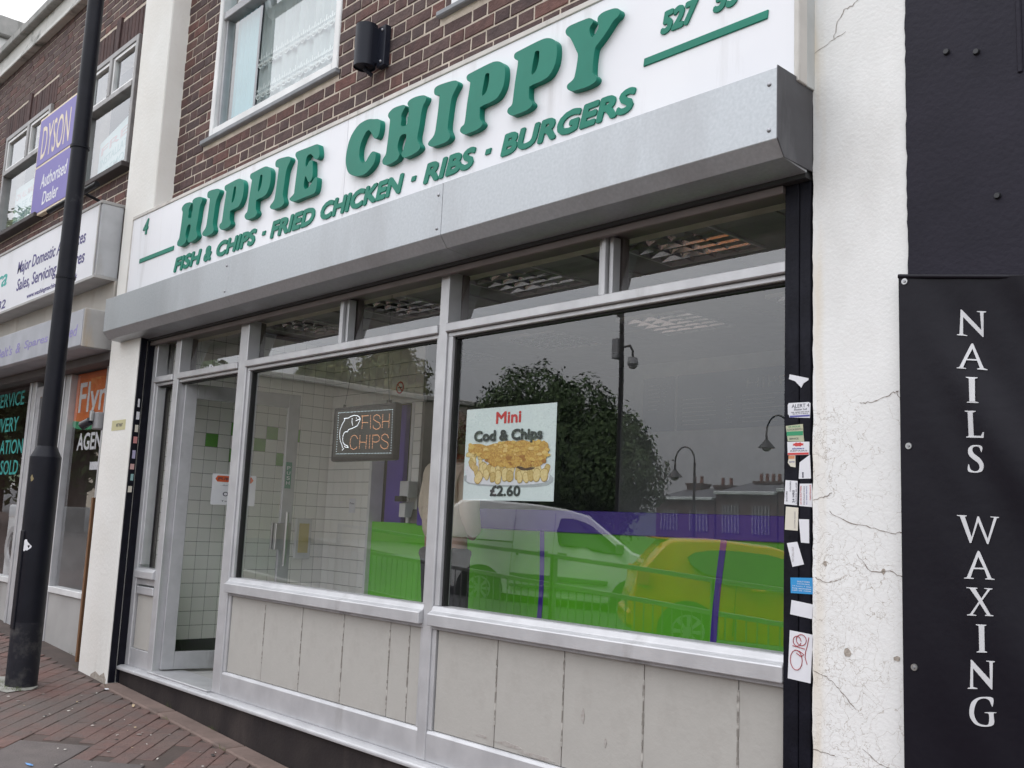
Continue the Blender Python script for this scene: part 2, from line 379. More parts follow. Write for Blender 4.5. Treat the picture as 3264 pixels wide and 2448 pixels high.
def brick_mesh(w, h, k, mat):
    key = (round(w,3), round(h,3), k, mat.name)
    if key in _bp: return _bp[key]
    rr = random.Random(hash((round(w*1000),k)))
    m = MB().box(-w/2,w/2,0,.05,-h/2,h/2)
    m.v = [(a+rr.uniform(-.002,.002), b+(rr.uniform(-.0012,.0012) if b == 0 else 0), c+rr.uniform(-.0022,.0022)) for a,b,c in m.v]
    me = bpy.data.meshes.new('brick'); me.from_pydata(m.v,[],m.f); bm = bmesh.new(); bm.from_mesh(me); bmesh.ops.recalc_face_normals(bm, faces=bm.faces)
    fr = [e for e in bm.edges if all(v.co.y < .01 for v in e.verts)]
    bmesh.ops.bevel(bm, geom=fr, offset=.003 if min(w,h) > .03 else .0012, segments=1, affect='EDGES'); bm.to_mesh(me); bm.free(); me.materials.append(mat); _bp[key] = me
    return me
def brickwork(wall, x0, x1, z0, z1, yf, holes, lim, ref, seed=1):
    """Flemish bond: every brick in view a part of the wall, the rest joined"""
    rr = random.Random(seed); items = []; ch = .075; n = 0
    z = z0; row = 0
    while z+.005 < z1:
        h = min(.0635, z1-z); p = .3425; x = x0-(.0 if row % 2 == 0 else p/2)-.04; k = 0
        while x < x1:
            w = .215 if k % 2 == 0 else .1025
            segs = [(max(x,x0), min(x+w,x1))]
            for hx0,hx1,hz0,hz1 in holes:
                if z+h > hz0+.004 and z < hz1-.004:
                    ns = []
                    for a,b in segs:
                        if b <= hx0 or a >= hx1: ns.append((a,b))
                        else:
                            if a < hx0: ns.append((a,hx0))
                            if b > hx1: ns.append((hx1,b))
                    segs = ns
            for a,b in segs:
                if b-a > .006: items.append(((a+b)/2, z+h/2, b-a, h))
            x += w+.0115; k += 1
        z += ch; row += 1
    items.sort(key=lambda t: ref(t[0], t[1]))
    st = MB()
    for i,(cx,cz,w,h) in enumerate(items):
        y = yf+rr.uniform(-.0015,.0015)
        if i < lim:
            o = bpy.data.objects.new('brick', brick_mesh(w,h,rr.randrange(3),brick_mat)); place(o, wall, Vector((cx,y,cz)))
        else: st.box(cx-w/2,cx+w/2,y,y+.03,cz-h/2,cz+h/2)
    if st.v:
        o = st.build('bricks', brick_isl, wall); o['kind'] = 'stuff'
YW = .03
shop = thing('chip_shop', (-4.4,.2,gz(-4.4)), 'purple brown brick shop building above the green and white fish shop sign', 'building')
wall_holes = [(-6.5,-4.86,3.72,6.0),(-3.8,-1.95,3.72,6.0)]
wb = MB()
for a,b,c,d in ((-7.06,-6.5,2.3,6),(-4.86,-3.8,2.3,6),(-1.95,-1.69,2.3,6),(-6.5,-4.86,2.3,3.72),(-3.8,-1.95,2.3,3.72)): wb.box(a,b,YW+.0045,YW+.2,c,d)
wall = wb.build('brick_wall', mortar, shop)
brickwork(wall, -7.05, -1.7, 3.2, 5.6, YW, wall_holes+[(-6.6,-4.845,3.679,3.722),(-3.9,-1.9,3.679,3.722)], 296, lambda x,z: (z-3.2)*1.0+max(0,(x+6.9))*.36+ (0 if x>-7.06 else 5), 3)
box('parapet', white_render, shop, -7.05,-1.7,-.02,.25,6.0,6.35, .01)
box('roof', M('roof_felt',(.06,.06,.062),.9), shop, -7.05,-1.7,.25,8,5.7,5.85)
box('rear_wall', M('rear_wall_brick',(.14,.08,.07),.9), shop, -7.05,-1.7,7.9,8.1,-.3,5.7)
box('upper_floor', M('dark_floor',(.1,.09,.08),.9), shop, -7.0,-1.75,.24,7.9,2.7,2.78, 0)
room_m = M('upper_room_paint', (.5,.53,.6), .9)
box('upper_room_wall', room_m, shop, -7.0,-1.75,1.0,1.05,2.78,5.7, 0)
box('party_wall', room_m, shop, -7.08,-7.0,.1,7.9,-.4,5.7, 0)
box('party_wall', room_m, shop, -1.75,-1.69,.1,7.9,-.4,5.7, 0)
# upper windows
win_white = M('white_upvc', (.78,.78,.78), .35, vs=5)
win_alu = alu_dull
lead = M('lead_sill', (.25,.26,.28), .6, col2=(.19,.2,.21), vs=12)
net_m = bpy.data.materials.new('net_curtain'); net_m.use_nodes = True
def _net():
    n, l = net_m.node_tree.nodes, net_m.node_tree.links; b = n['Principled BSDF']; b.inputs['Base Color'].default_value = (.72,.77,.8,1); b.inputs['Roughness'].default_value = .9
    t = n.new('ShaderNodeBsdfTransparent'); mx = n.new('ShaderNodeMixShader')
    tc = n.new('ShaderNodeTexCoord'); nz = n.new('ShaderNodeTexNoise'); nz.inputs['Scale'].default_value = 9; l.new(tc.outputs['Object'], nz.inputs['Vector'])
    rp = n.new('ShaderNodeMapRange'); rp.inputs[3].default_value = .55; rp.inputs[4].default_value = .8; l.new(nz.outputs[0], rp.inputs[0])
    l.new(rp.outputs[0], mx.inputs[0]); l.new(t.outputs[0], mx.inputs[1]); l.new(b.outputs[0], mx.inputs[2]); l.new(mx.outputs[0], n['Material Output'].inputs[0])
_net()
lace_m = M('lace', (.82,.84,.86), .9)
teal_m = M('teal_curtain', (.25,.46,.52), .9, col2=(.2,.39,.45), vs=4)
def upper_window(x0, x1, z0, z1, curtains, label):
    w = thing('upper_window', ((x0+x1)/2,.1,z0), label, 'window')
    fr = MB(); t = .055
    fr.box(x0,x0+t,YW-.012,.12,z0,z1).box(x1-t,x1,YW-.012,.12,z0,z1).box(x0+t,x1-t,YW-.012,.12,z0,z0+t)
    fr.build('frame', win_white, w, bevel=.006)
    box('transom', win_alu, w, x0+t,x1-t,YW,.11,4.6,4.66, .005)
    box('inner_frame', win_alu, w, x0+t,x0+t+.03,YW+.02,.11,z0+t,4.6, .004)
    MB().quad((x0+t,.075,z0+t),(x1-t,.075,z0+t),(x1-t,.075,4.6),(x0+t,.075,4.6)).build('pane', GL2, w, fix=False)
    MB().quad((x0+t,.075,4.66),(x1-t,.075,4.66),(x1-t,.075,z1),(x0+t,.075,z1)).build('pane', GL2, w, fix=False)
    m = MB().box(x0-.1,x1+.02,-.0,.1,z0-.04,z0-.004)
    m.xf(lambda v: Vector((v.x,v.y,v.z+.006*math.sin(v.x*9)*(1 if v.z < z0-.02 else 0)))).build('sill', lead, w, bevel=.006)
    if curtains:
        cm = MB(); n = 16
        for i in range(n):
            a = x0+.1+i*.019; b = a+.019
            cm.quad((a,.13+.006*math.sin(i*1.6),z0),(b,.13+.006*math.sin((i+1)*1.6),z0),(b,.13+.006*math.sin((i+1)*1.6),z1),(a,.13+.006*math.sin(i*1.6),z1))
        cm.build('curtain', teal_m, w, smooth=True, fix=False)
        nm = MB(); n = 60; xa, xb = x0+.41, x1-.06
        for i in range(n):
            a = xa+(xb-xa)*i/n; b = xa+(xb-xa)*(i+1)/n; f = lambda x: .16+.012*math.sin(x*31)+.008*math.sin(x*67)
            nm.quad((a,f(a),z0+.02),(b,f(b),z0+.02),(b,f(b),z1),(a,f(a),z1))
        net = nm.build('net_curtain', net_m, w, smooth=True, fix=False)
        # scalloped lace bands, one motif after another
        for zc in (z0+.04, z0+.24, z0+.47):
            lb = MB(); k = 17
            for i in range(k):
                cx = xa+.05+(xb-xa-.07)*i/(k-1); zz = zc
                for r_, a0, a1 in ((.038,190,350),(.03,195,345),(.02,190,350)):
                    pts = [(cx+r_*math.cos(R(a0+(a1-a0)*q/6)), .14, zz+r_*1.1*math.sin(R(a0+(a1-a0)*q/6))) for q in range(7)]
                    for q in range(6):
                        p0, p1 = Vector(pts[q]), Vector(pts[q+1]); d = Vector((0,0,.008))
                        lb.quad(p0-d, p1-d, p1+d, p0+d)
                for s in (-.02,0,.02):
                    lb.quad((cx+s-.008,.14,zz+.01),(cx+s+.008,.14,zz+.01),(cx+s*1.3+.004,.14,zz+.05-abs(s)),(cx+s*1.3-.004,.14,zz+.05-abs(s)))
            lb.build('lace_band', lace_m, net, fix=False)
    return w
w1 = upper_window(-6.5,-4.86,3.72,6.0, True, 'upstairs white framed window with net curtain and teal curtain')
w2 = upper_window(-3.8,-1.95,3.72,6.0, False, 'upstairs window corner above the black wall light and sign')
# top hung vent standing open
vm = MB().box(-6.44,-5.4,-.03,.012,0,.05)
vm.box(-6.44,-6.39,-.03,.012,.05,.62).box(-5.45,-5.4,-.03,.012,.05,.62)
ang = R(24)
vm.xf(lambda v: Vector((v.x, .02-(.62-v.z)*math.sin(ang)+v.y*math.cos(ang), 5.32-(.62-v.z)*math.cos(ang)+v.y*math.sin(ang)))).build('vent_casement', win_white, w1, bevel=.004)
# ------------------------------------------------------------------ rendered pillars
MATS.pop('x',None)
def cracked(name):
    m = M(name, (.8,.795,.785), .8, col2=(.74,.735,.725), vs=4, bump=.14, bs=90, dirt=(.5,.48,.45), ds=1.6, dlo=.5, dhi=.95, dstretch=(1,1,.5))
    n, l = m.node_tree.nodes, m.node_tree.links; b = n['Principled BSDF']
    tc = n.new('ShaderNodeTexCoord')
    ds = n.new('ShaderNodeTexNoise'); ds.inputs['Scale'].default_value = 9; ds.inputs['Detail'].default_value = 5; l.new(tc.outputs['Object'], ds.inputs['Vector'])
    mv = n.new('ShaderNodeMix'); mv.data_type = 'RGBA'; mv.blend_type = 'LINEAR_LIGHT'; mv.inputs[0].default_value = .09
    l.new(tc.outputs['Object'], mv.inputs[6]); l.new(ds.outputs['Color'], mv.inputs[7])
    facs = []
    for sc, wd, msc, lo in ((5,.004,2.2,.58),(19,.016,1.6,.47),(42,.028,2.0,.5)):
        vo = n.new('ShaderNodeTexVoronoi'); vo.feature = 'DISTANCE_TO_EDGE'; vo.inputs['Scale'].default_value = sc; l.new(mv.outputs[2], vo.inputs['Vector'])
        lt = n.new('ShaderNodeMapRange'); lt.inputs[1].default_value = 0; lt.inputs[2].default_value = wd; lt.inputs[3].default_value = 1; lt.inputs[4].default_value = 0; l.new(vo.outputs[0], lt.inputs[0])
        ms = n.new('ShaderNodeTexNoise'); ms.inputs['Scale'].default_value = msc*2; ms.inputs['Detail'].default_value = 3; l.new(tc.outputs['Object'], ms.inputs['Vector'])
        mr = n.new('ShaderNodeMapRange'); mr.inputs[1].default_value = lo-.06; mr.inputs[2].default_value = lo+.1; l.new(ms.outputs[0], mr.inputs[0])
        mu = n.new('ShaderNodeMath'); mu.operation = 'MULTIPLY'; l.new(lt.outputs[0], mu.inputs[0]); l.new(mr.outputs[0], mu.inputs[1]); facs.append(mu)
    # crazing only in the older paint on the lower part of the pier
    sp = n.new('ShaderNodeSeparateXYZ'); l.new(tc.outputs['Object'], sp.inputs[0])
    zr = n.new('ShaderNodeMapRange'); zr.inputs[1].default_value = 1.98; zr.inputs[2].default_value = 2.08; zr.inputs[3].default_value = 1; zr.inputs[4].default_value = .04; l.new(sp.outputs[2], zr.inputs[0])
    ad = n.new('ShaderNodeMath'); ad.operation = 'MAXIMUM'; l.new(facs[1].outputs[0], ad.inputs[0]); l.new(facs[2].outputs[0], ad.inputs[1])
    mz = n.new('ShaderNodeMath'); mz.operation = 'MULTIPLY'; l.new(ad.outputs[0], mz.inputs[0]); l.new(zr.outputs[0], mz.inputs[1])
    z2 = n.new('ShaderNodeMath'); z2.operation = 'MAXIMUM'; z2.inputs[1].default_value = .12; l.new(zr.outputs[0], z2.inputs[0])
    m0 = n.new('ShaderNodeMath'); m0.operation = 'MULTIPLY'; l.new(facs[0].outputs[0], m0.inputs[0]); l.new(z2.outputs[0], m0.inputs[1])
    mxx = n.new('ShaderNodeMath'); mxx.operation = 'MAXIMUM'; l.new(mz.outputs[0], mxx.inputs[0]); l.new(m0.outputs[0], mxx.inputs[1])
    oldc = b.inputs['Base Color'].links[0].from_socket
    # rust stain running down beside the shutter guide
    xr = n.new('ShaderNodeMapRange'); xr.inputs[1].default_value = -.165; xr.inputs[2].default_value = -.105; xr.inputs[3].default_value = 1; xr.inputs[4].default_value = 0; l.new(sp.outputs[0], xr.inputs[0])
    sn = n.new('ShaderNodeTexNoise'); sn.inputs['Scale'].default_value = 3; mp2 = n.new('ShaderNodeMapping'); mp2.inputs['Scale'].default_value = (5,1,.7); l.new(tc.outputs['Object'], mp2.inputs[0]); l.new(mp2.outputs[0], sn.inputs['Vector'])
    sr = n.new('ShaderNodeMapRange'); sr.inputs[1].default_value = .45; sr.inputs[2].default_value = .7; l.new(sn.outputs[0], sr.inputs[0])
    sm = n.new('ShaderNodeMath'); sm.operation = 'MULTIPLY'; l.new(xr.outputs[0], sm.inputs[0]); l.new(sr.outputs[0], sm.inputs[1])
    s2 = n.new('ShaderNodeMath'); s2.operation = 'MULTIPLY'; s2.inputs[1].default_value = .75; l.new(sm.outputs[0], s2.inputs[0])
    c1 = n.new('ShaderNodeMix'); c1.data_type = 'RGBA'; l.new(s2.outputs[0], c1.inputs[0]); l.new(oldc, c1.inputs[6]); c1.inputs[7].default_value = (.62,.47,.25,1)
    c2 = n.new('ShaderNodeMix'); c2.data_type = 'RGBA'; l.new(mxx.outputs[0], c2.inputs[0]); l.new(c1.outputs[2], c2.inputs[6]); c2.inputs[7].default_value = (.4,.35,.3,1)
    l.new(c2.outputs[2], b.inputs['Base Color'])
    bp2 = n.new('ShaderNodeBump'); bp2.invert = True; bp2.inputs['Strength'].default_value = .35; bp2.inputs['Distance'].default_value = .003
    l.new(mxx.outputs[0], bp2.inputs['Height']); oldn = b.inputs['Normal'].links[0].from_socket; l.new(oldn, bp2.inputs['Normal']); l.new(bp2.outputs[0], b.inputs['Normal'])
    return m
crack_m = cracked('cracked_white_render')
def rough_slab(name, mat, parent, x0, x1, y0, y1, z0, z1, jl=.0, jr=.0, seed=1, nz=60, origin=None):
    """a rendered slab whose two vertical edges wander a little"""
    rr = random.Random(seed); m = MB(); L = []; Rr = []
    for i in range(nz+1):
        z = z0+(z1-z0)*i/nz; L.append((x0+rr.uniform(-jl,jl),z)); Rr.append((x1+rr.uniform(-jr,jr),z))
    poly = [*L[::-1]]; 
    for i in range(nz):
        a,b,c,d = L[i],Rr[i],Rr[i+1],L[i+1]
        m.quad((a[0],y0,a[1]),(b[0],y0,b[1]),(c[0],y0,c[1]),(d[0],y0,d[1]))
        m.quad((b[0],y0,b[1]),(b[0],y1,b[1]),(c[0],y1,c[1]),(c[0],y0,c[1]))
        m.quad((a[0],y1,a[1]),(a[0],y0,a[1]),(d[0],y0,d[1]),(d[0],y1,d[1]))
    return m.build(name, mat, parent, fix=False, origin=origin)
YR = -.03
pier = thing('pier', (-1.54,.1,gz(-1.54)), 'cracked white rendered pier between the shop and the black wall', 'pillar')
rough_slab('render_face', crack_m, pier, -1.698,-1.368, YR,.1, -.5,6.4, .002,.0, 5, 220, origin=(-1.54,.035,-.5))
box('brick_core', M('core_brick',(.09,.04,.04),.9), pier, -1.70,-1.3, .0,.3, -.5,6.4, 0)
patch_m = M('render_patch', (.46,.41,.36), .9, col2=(.3,.26,.22), vs=60, bump=.6, bs=120)
for px_,pz_,w_,h_ in ((-1.655,.995,.008,.01),(-1.579,.727,.011,.017),(-1.42,.728,.013,.009),(-1.46,.984,.008,.011)):
    pts = [(px_+w_*math.cos(a)*random.uniform(.6,1.2), pz_+h_*math.sin(a)*random.uniform(.6,1.2)) for a in [i*math.pi/4 for i in range(8)]]
    MB().prism_y(pts, YR-.0015, YR+.002).build('spalled_patch', patch_m, pier)
# long settlement cracks in the render
def crack(pts, w=.0022):
    m = MB(); rr = random.Random(len(pts)*7+int(pts[0][1]*100)); q = []
    for i in range(len(pts)-1):
        for k in range(5):
            t = k/5; q.append((pts[i][0]+(pts[i+1][0]-pts[i][0])*t+rr.uniform(-.003,.003), pts[i][1]+(pts[i+1][1]-pts[i][1])*t+rr.uniform(-.003,.003)))
    q.append(pts[-1])
    for i in range(len(q)-1):
        a, b = Vector((q[i][0],0,q[i][1])), Vector((q[i+1][0],0,q[i+1][1])); d = (b-a).normalized(); nn = Vector((-d.z,0,d.x))*w/2*rr.uniform(.4,1.3)
        y = Vector((0,YR-.0015,0)); m.quad(a-nn+y, b-nn+y, b+nn+y, a+nn+y)
    m.build('crack', M('crack_dark',(.26,.21,.18),.95), pier, fix=False)
for p in ([(-1.69,2.735),(-1.63,2.758),(-1.575,2.775)],[(-1.62,2.765),(-1.605,2.82),(-1.58,2.855),(-1.55,2.86),(-1.51,2.885)],[(-1.535,1.505),(-1.50,1.505),(-1.46,1.515),(-1.42,1.53),(-1.405,1.535)],[(-1.41,1.535),(-1.40,1.50),(-1.395,1.46)],
          [(-1.64,1.16),(-1.58,1.13),(-1.5,1.115),(-1.42,1.095),(-1.39,1.11)],[(-1.695,1.20),(-1.66,1.205),(-1.63,1.22)],[(-1.695,.66),(-1.64,.64),(-1.6,.61),(-1.55,.56)],[(-1.53,.45),(-1.48,.42),(-1.42,.4),(-1.385,.43)],[(-1.42,.4),(-1.41,.33),(-1.415,.26),(-1.4,.2)],[(-1.69,.95),(-1.65,.935),(-1.6,.95)],[(-1.545,1.03),(-1.5,.98),(-1.44,.985),(-1.385,.965)],[(-1.695,.42),(-1.65,.415),(-1.62,.41)]): crack(p)
nb = thing('black_painted_wall', (-.4,.1,gz(-.4)), 'black painted rendered wall of the beauty shop on the right', 'wall')
blk = M('black_masonry_paint', (.019,.0165,.027), .6, col2=(.014,.0125,.021), vs=5, bump=.2, bs=60, spec=.2, dirt=(.03,.03,.04), ds=2, dlo=.6, dhi=.95)
rough_slab('wall_face', blk, nb, -1.368, 1.2, YR-.006, .1, -.6, 6.4, .0022, 0, 9, 260)
box('wall_core', blk, nb, -1.30,1.2,.1,.3,-.6,6.4,0)
for x,z in ((-1.235,2.585),(-1.145,2.555),(-1.095,2.09)):
    m = MB().cyl((x,YR-.016,z),(x,YR+.0,z),.008,.013,10).build('bolt', M('black_bolt',(.015,.015,.018),.4), nb, smooth=True)
MB().box(-1.03,-1.015,YR-.012,YR-.004,2.45,6.3).build('render_edge', blk, nb, bevel=.003)
# left pillar between the two shops
colm = thing('pillar', (-7.31,0,gz(-7.31)), 'white painted pillar between the appliance shop and the chip shop', 'pillar')
pil_m = M('pillar_white_paint', (.8,.79,.76), .7, col2=(.74,.72,.68), vs=2.5, bump=.25, bs=40, dirt=(.46,.43,.38), ds=1.7, dlo=.58, dhi=.92)
MB().box(-7.58,-7.042,-.11,.2,-.3,6.0).build('shaft', pil_m, colm, bevel=.012, seg=2)
box('cap', pil_m, colm, -7.6,-7.02,-.14,.2,6.0,6.35,.01)
MB().prism_y([(-7.36,-.16),(-7.2,-.16),(-7.06,-.165),(-7.06,-.10),(-7.1,-.06),(-7.17,-.09),(-7.25,-.07),(-7.33,-.1)], -.112,-.1).build('bare_render_patch', patch_m, colm)
for a,b in ((-.104,-.058),(-.05,.0)):
    box('shutter_channel', black_gloss, colm, -7.042,-7.026,a,b,-.12,2.35,.003)
# ================================================================== SHOPFRONT
front = thing('shopfront', (-4.4,.03,-.03), 'silver aluminium shopfront with beige lower panels and big plate glass windows', 'shopfront')
panel_m = M('beige_panel', (.43,.415,.385), .7, col2=(.38,.365,.34), vs=3, bump=.12, bs=60, dirt=(.27,.245,.225), ds=4, dlo=.5, dhi=.9, dstretch=(1,1,.7))
joint_m = M('joint_filler', (.2,.185,.165), .9, col2=(.45,.43,.4), vs=9, vlo=.42, vhi=.52, stretch=(1,1,2))
MUL = {'a':(-7.04,-6.97),'b':(-6.67,-6.59),'c':(-5.735,-5.63),'d':(-3.728,-3.665)}
for k,(a,b) in MUL.items():
    o = box('mullion', alu, front, a,b,0,.085,-.0,2.32,.004)
# stepped glazing beads beside each mullion
def bead(x0,x1,z0,z1,mat=alu): MB().box(x0,x1,.012,.075,z0,z1).build('glazing_bead', mat, front, bevel=.003)
bead(-5.63,-5.60,.69,1.98); bead(-3.665,-3.632,.69,1.98); bead(-3.752,-3.728,.69,1.98); bead(-6.97,-6.945,.69,1.98)
for a,b in ((-5.60,-5.588),(-3.632,-3.62)): MB().box(a,b,.03,.06,.69,1.98).build('gasket', dark_gasket, front)
# transom
for a,b in ((-6.97,-6.67),(-6.59,-5.735),(-5.63,-3.728),(-3.665,-1.812)):
    box('transom', alu, front, a,b,-.012,.085,1.98,2.022,.004)
    MB().box(a,b,.01,.07,1.958,1.979).build('glazing_bead', alu, front, bevel=.003)
    MB().box(a,b,.03,.06,1.948,1.958).build('gasket', dark_gasket, front)
dark_frame = M('dark_bronze_frame', (.2,.17,.165), .5, .3)  # one dark bronze for the head rails, reveals and bottom slat
for a,b in ((-6.97,-6.67),(-6.59,-5.735),(-5.63,-3.728),(-3.665,-1.812)):
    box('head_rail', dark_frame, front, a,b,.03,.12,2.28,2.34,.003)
for a,b in ((-4.64,-4.555),(-2.712,-2.636)):
    MB().box(a,a+.025,.02,.07,2.022,2.27).box(a+.03,b-.025,.0,.085,2.022,2.27).box(b-.02,b,.02,.07,2.022,2.27).build('clerestory_mullion', alu, front, bevel=.003)
# sill
for a,b in ((-5.63,-3.728),(-3.665,-1.812)):
    MB().prism_x([(-.028,.602),(.08,.602),(.08,.69),(.005,.69),(-.004,.668),(-.028,.655)],a,b).build('sill', alu, front, bevel=.003)
    MB().box(a,b,.0,.05,.585,.602).build('sill_drip', alu_dull, front, bevel=.002)
    MB().prism_x([(.004,.0),(.08,.0),(.08,.135),(.012,.135),(.004,.12)],a,b).build('kick_plate', alu, front, bevel=.003)
MB().prism_x([(-.02,.602),(.08,.602),(.08,.67),(.0,.67),(-.02,.65)],-6.97,-6.67).build('sill', alu, front, bevel=.003)
box('kick_plate', alu, front, -6.97,-6.67,.006,.08,.0,.12,.003)
box('letter_plate', alu, front, -6.955,-6.685,.0,.08,.49,.545,.006)
box('letter_plate_rail', alu, front, -6.97,-6.67,.012,.08,.555,.602,.003)
# panels with joints left open between them
def panel(x0,x1,z0,z1): MB().box(x0,x1,.02+random.uniform(-.0006,.0006),.07,z0,z1).build('panel', panel_m, front, bevel=.0015)
def panels(xs, z0, z1):
    for i in range(len(xs)-1): panel(xs[i]+.0022, xs[i+1]-.0022, z0, z1)
    for x in xs[1:-1]:
        m = MB(); n = 24; rr = random.Random(int(x*100))
        za = z0+rr.uniform(.0,.1); zb = z1-rr.uniform(.02,.1)
        for i in range(n):
            if rr.random() < .08: continue
            w = rr.uniform(.002,.0052); za_ = za+(zb-za)*i/n; m.box(x-w,x+w,.0182,.03,za_,za_+(zb-za)/n)
        m.build('open_joint', joint_m, front)
panels([-5.60,-5.2,-4.8,-4.4,-4.0,-3.845,-3.752], .137,.585)
panels([-3.632,-3.226,-2.83,-2.42,-2.008,-1.812], .137,.585)
panel(-6.955,-6.685,.122,.488)
for x in (-5.63,-3.752,-3.665): MB().box(x,x+.028,.01,.07,.135,.585).build('panel_bead', alu, front, bevel=.002)
for x,z,w,h in ((-3.13,.165,.09,.012),(-2.95,.15,.12,.01),(-3.3,.17,.05,.008),(-2.72,.35,.009,.035),(-2.6,.27,.007,.018)):
    pts = [(x+w*math.cos(a)*random.uniform(.5,1.1), z+h*math.sin(a)*random.uniform(.5,1.1)) for a in [i*math.pi/5 for i in range(10)]]
    MB().prism_y(pts,.0183,.021).build('paint_chip', M('chipped_paint',(.3,.265,.24),.9,col2=(.4,.38,.36),vs=70), front)
# lip and threshold
for a,b in ((-7.06,-6.75),(-6.745,-5.70),(-5.695,-1.812)):
    MB().prism_x([(-.055,-.03),(.1,-.03),(.1,.0),(-.03,.0),(-.05,-.008),(-.055,-.015)],a,b).build('threshold_lip', alu, front, bevel=.003)
box('door_threshold', alu, front, -6.59,-5.735,-.03,.2,.0004,.012,.003)
plinth_m = M('black_plinth', (.022,.018,.019), .7, spec=.2, col2=(.034,.028,.027), vs=5, bump=.2, dirt=(.075,.06,.055), ds=3, dlo=.5, dhi=.85)
MB().box(-7.06,-1.7,-.03,.1,-.55,-.0305).build('plinth', plinth_m, front)
# panes
def pane(x0,x1,z0,z1,y=.045): return MB().quad((x0,y,z0),(x1,y,z0),(x1,y,z1),(x0,y,z1)).build('pane', GL, front, fix=False)
pane(-5.588,-3.752,.685,1.95); pane(-3.62,-1.80,.685,1.95); pane(-6.945,-6.67,.67,1.95)
for a,b in ((-6.97,-6.67),(-6.59,-5.735),(-5.63,-4.64),(-4.555,-3.728),(-3.665,-2.712),(-2.636,-1.8)): MB().quad((a,.065,2.022),(b,.065,2.022),(b,.108,2.28),(a,.108,2.28)).build('fanlight', GL, front, fix=False)
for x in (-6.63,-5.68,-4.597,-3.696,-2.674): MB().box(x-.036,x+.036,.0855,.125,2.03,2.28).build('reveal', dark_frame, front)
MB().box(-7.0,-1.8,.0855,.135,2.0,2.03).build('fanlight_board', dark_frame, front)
# the open door, hinged at the left mullion and swung inwards
HX, HY = -6.575, .05; DA = math.atan2(.80,.17)
def dxf(v): c, s = math.cos(DA), math.sin(DA); return Vector((HX+v.x*c-v.y*s, HY+v.x*s+v.y*c, v.z))     # local x along the leaf, -y is the face seen from the street
DW = .83
door = MB().box(0,.085,-.022,.022,.02,1.955).box(DW-.085,DW,-.022,.022,.02,1.955).box(.085,DW-.085,-.022,.022,.02,.135).box(.085,DW-.085,-.022,.022,1.855,1.955).xf(dxf).build('door', alu_dull, front, bevel=.003)
door['label'] = 'grey framed glass door swung open inwards'
MB().quad((.085,0,.135),(DW-.085,0,.135),(DW-.085,0,1.855),(.085,0,1.855)).xf(dxf).build('pane', GL, door, fix=False)
steel = M('brushed_steel', (.5,.5,.5), .3, .9)
MB().box(DW-.13,DW-.02,-.07,-.022,.83,1.02).box(DW-.13,DW-.02,.022,.05,.83,1.02).xf(dxf).build('lock_plate', steel, door, bevel=.004)
MB().cyl((DW-.06,-.09,.72),(DW-.06,-.09,1.1),.012).xf(dxf).build('pull_handle', steel, door, smooth=True)
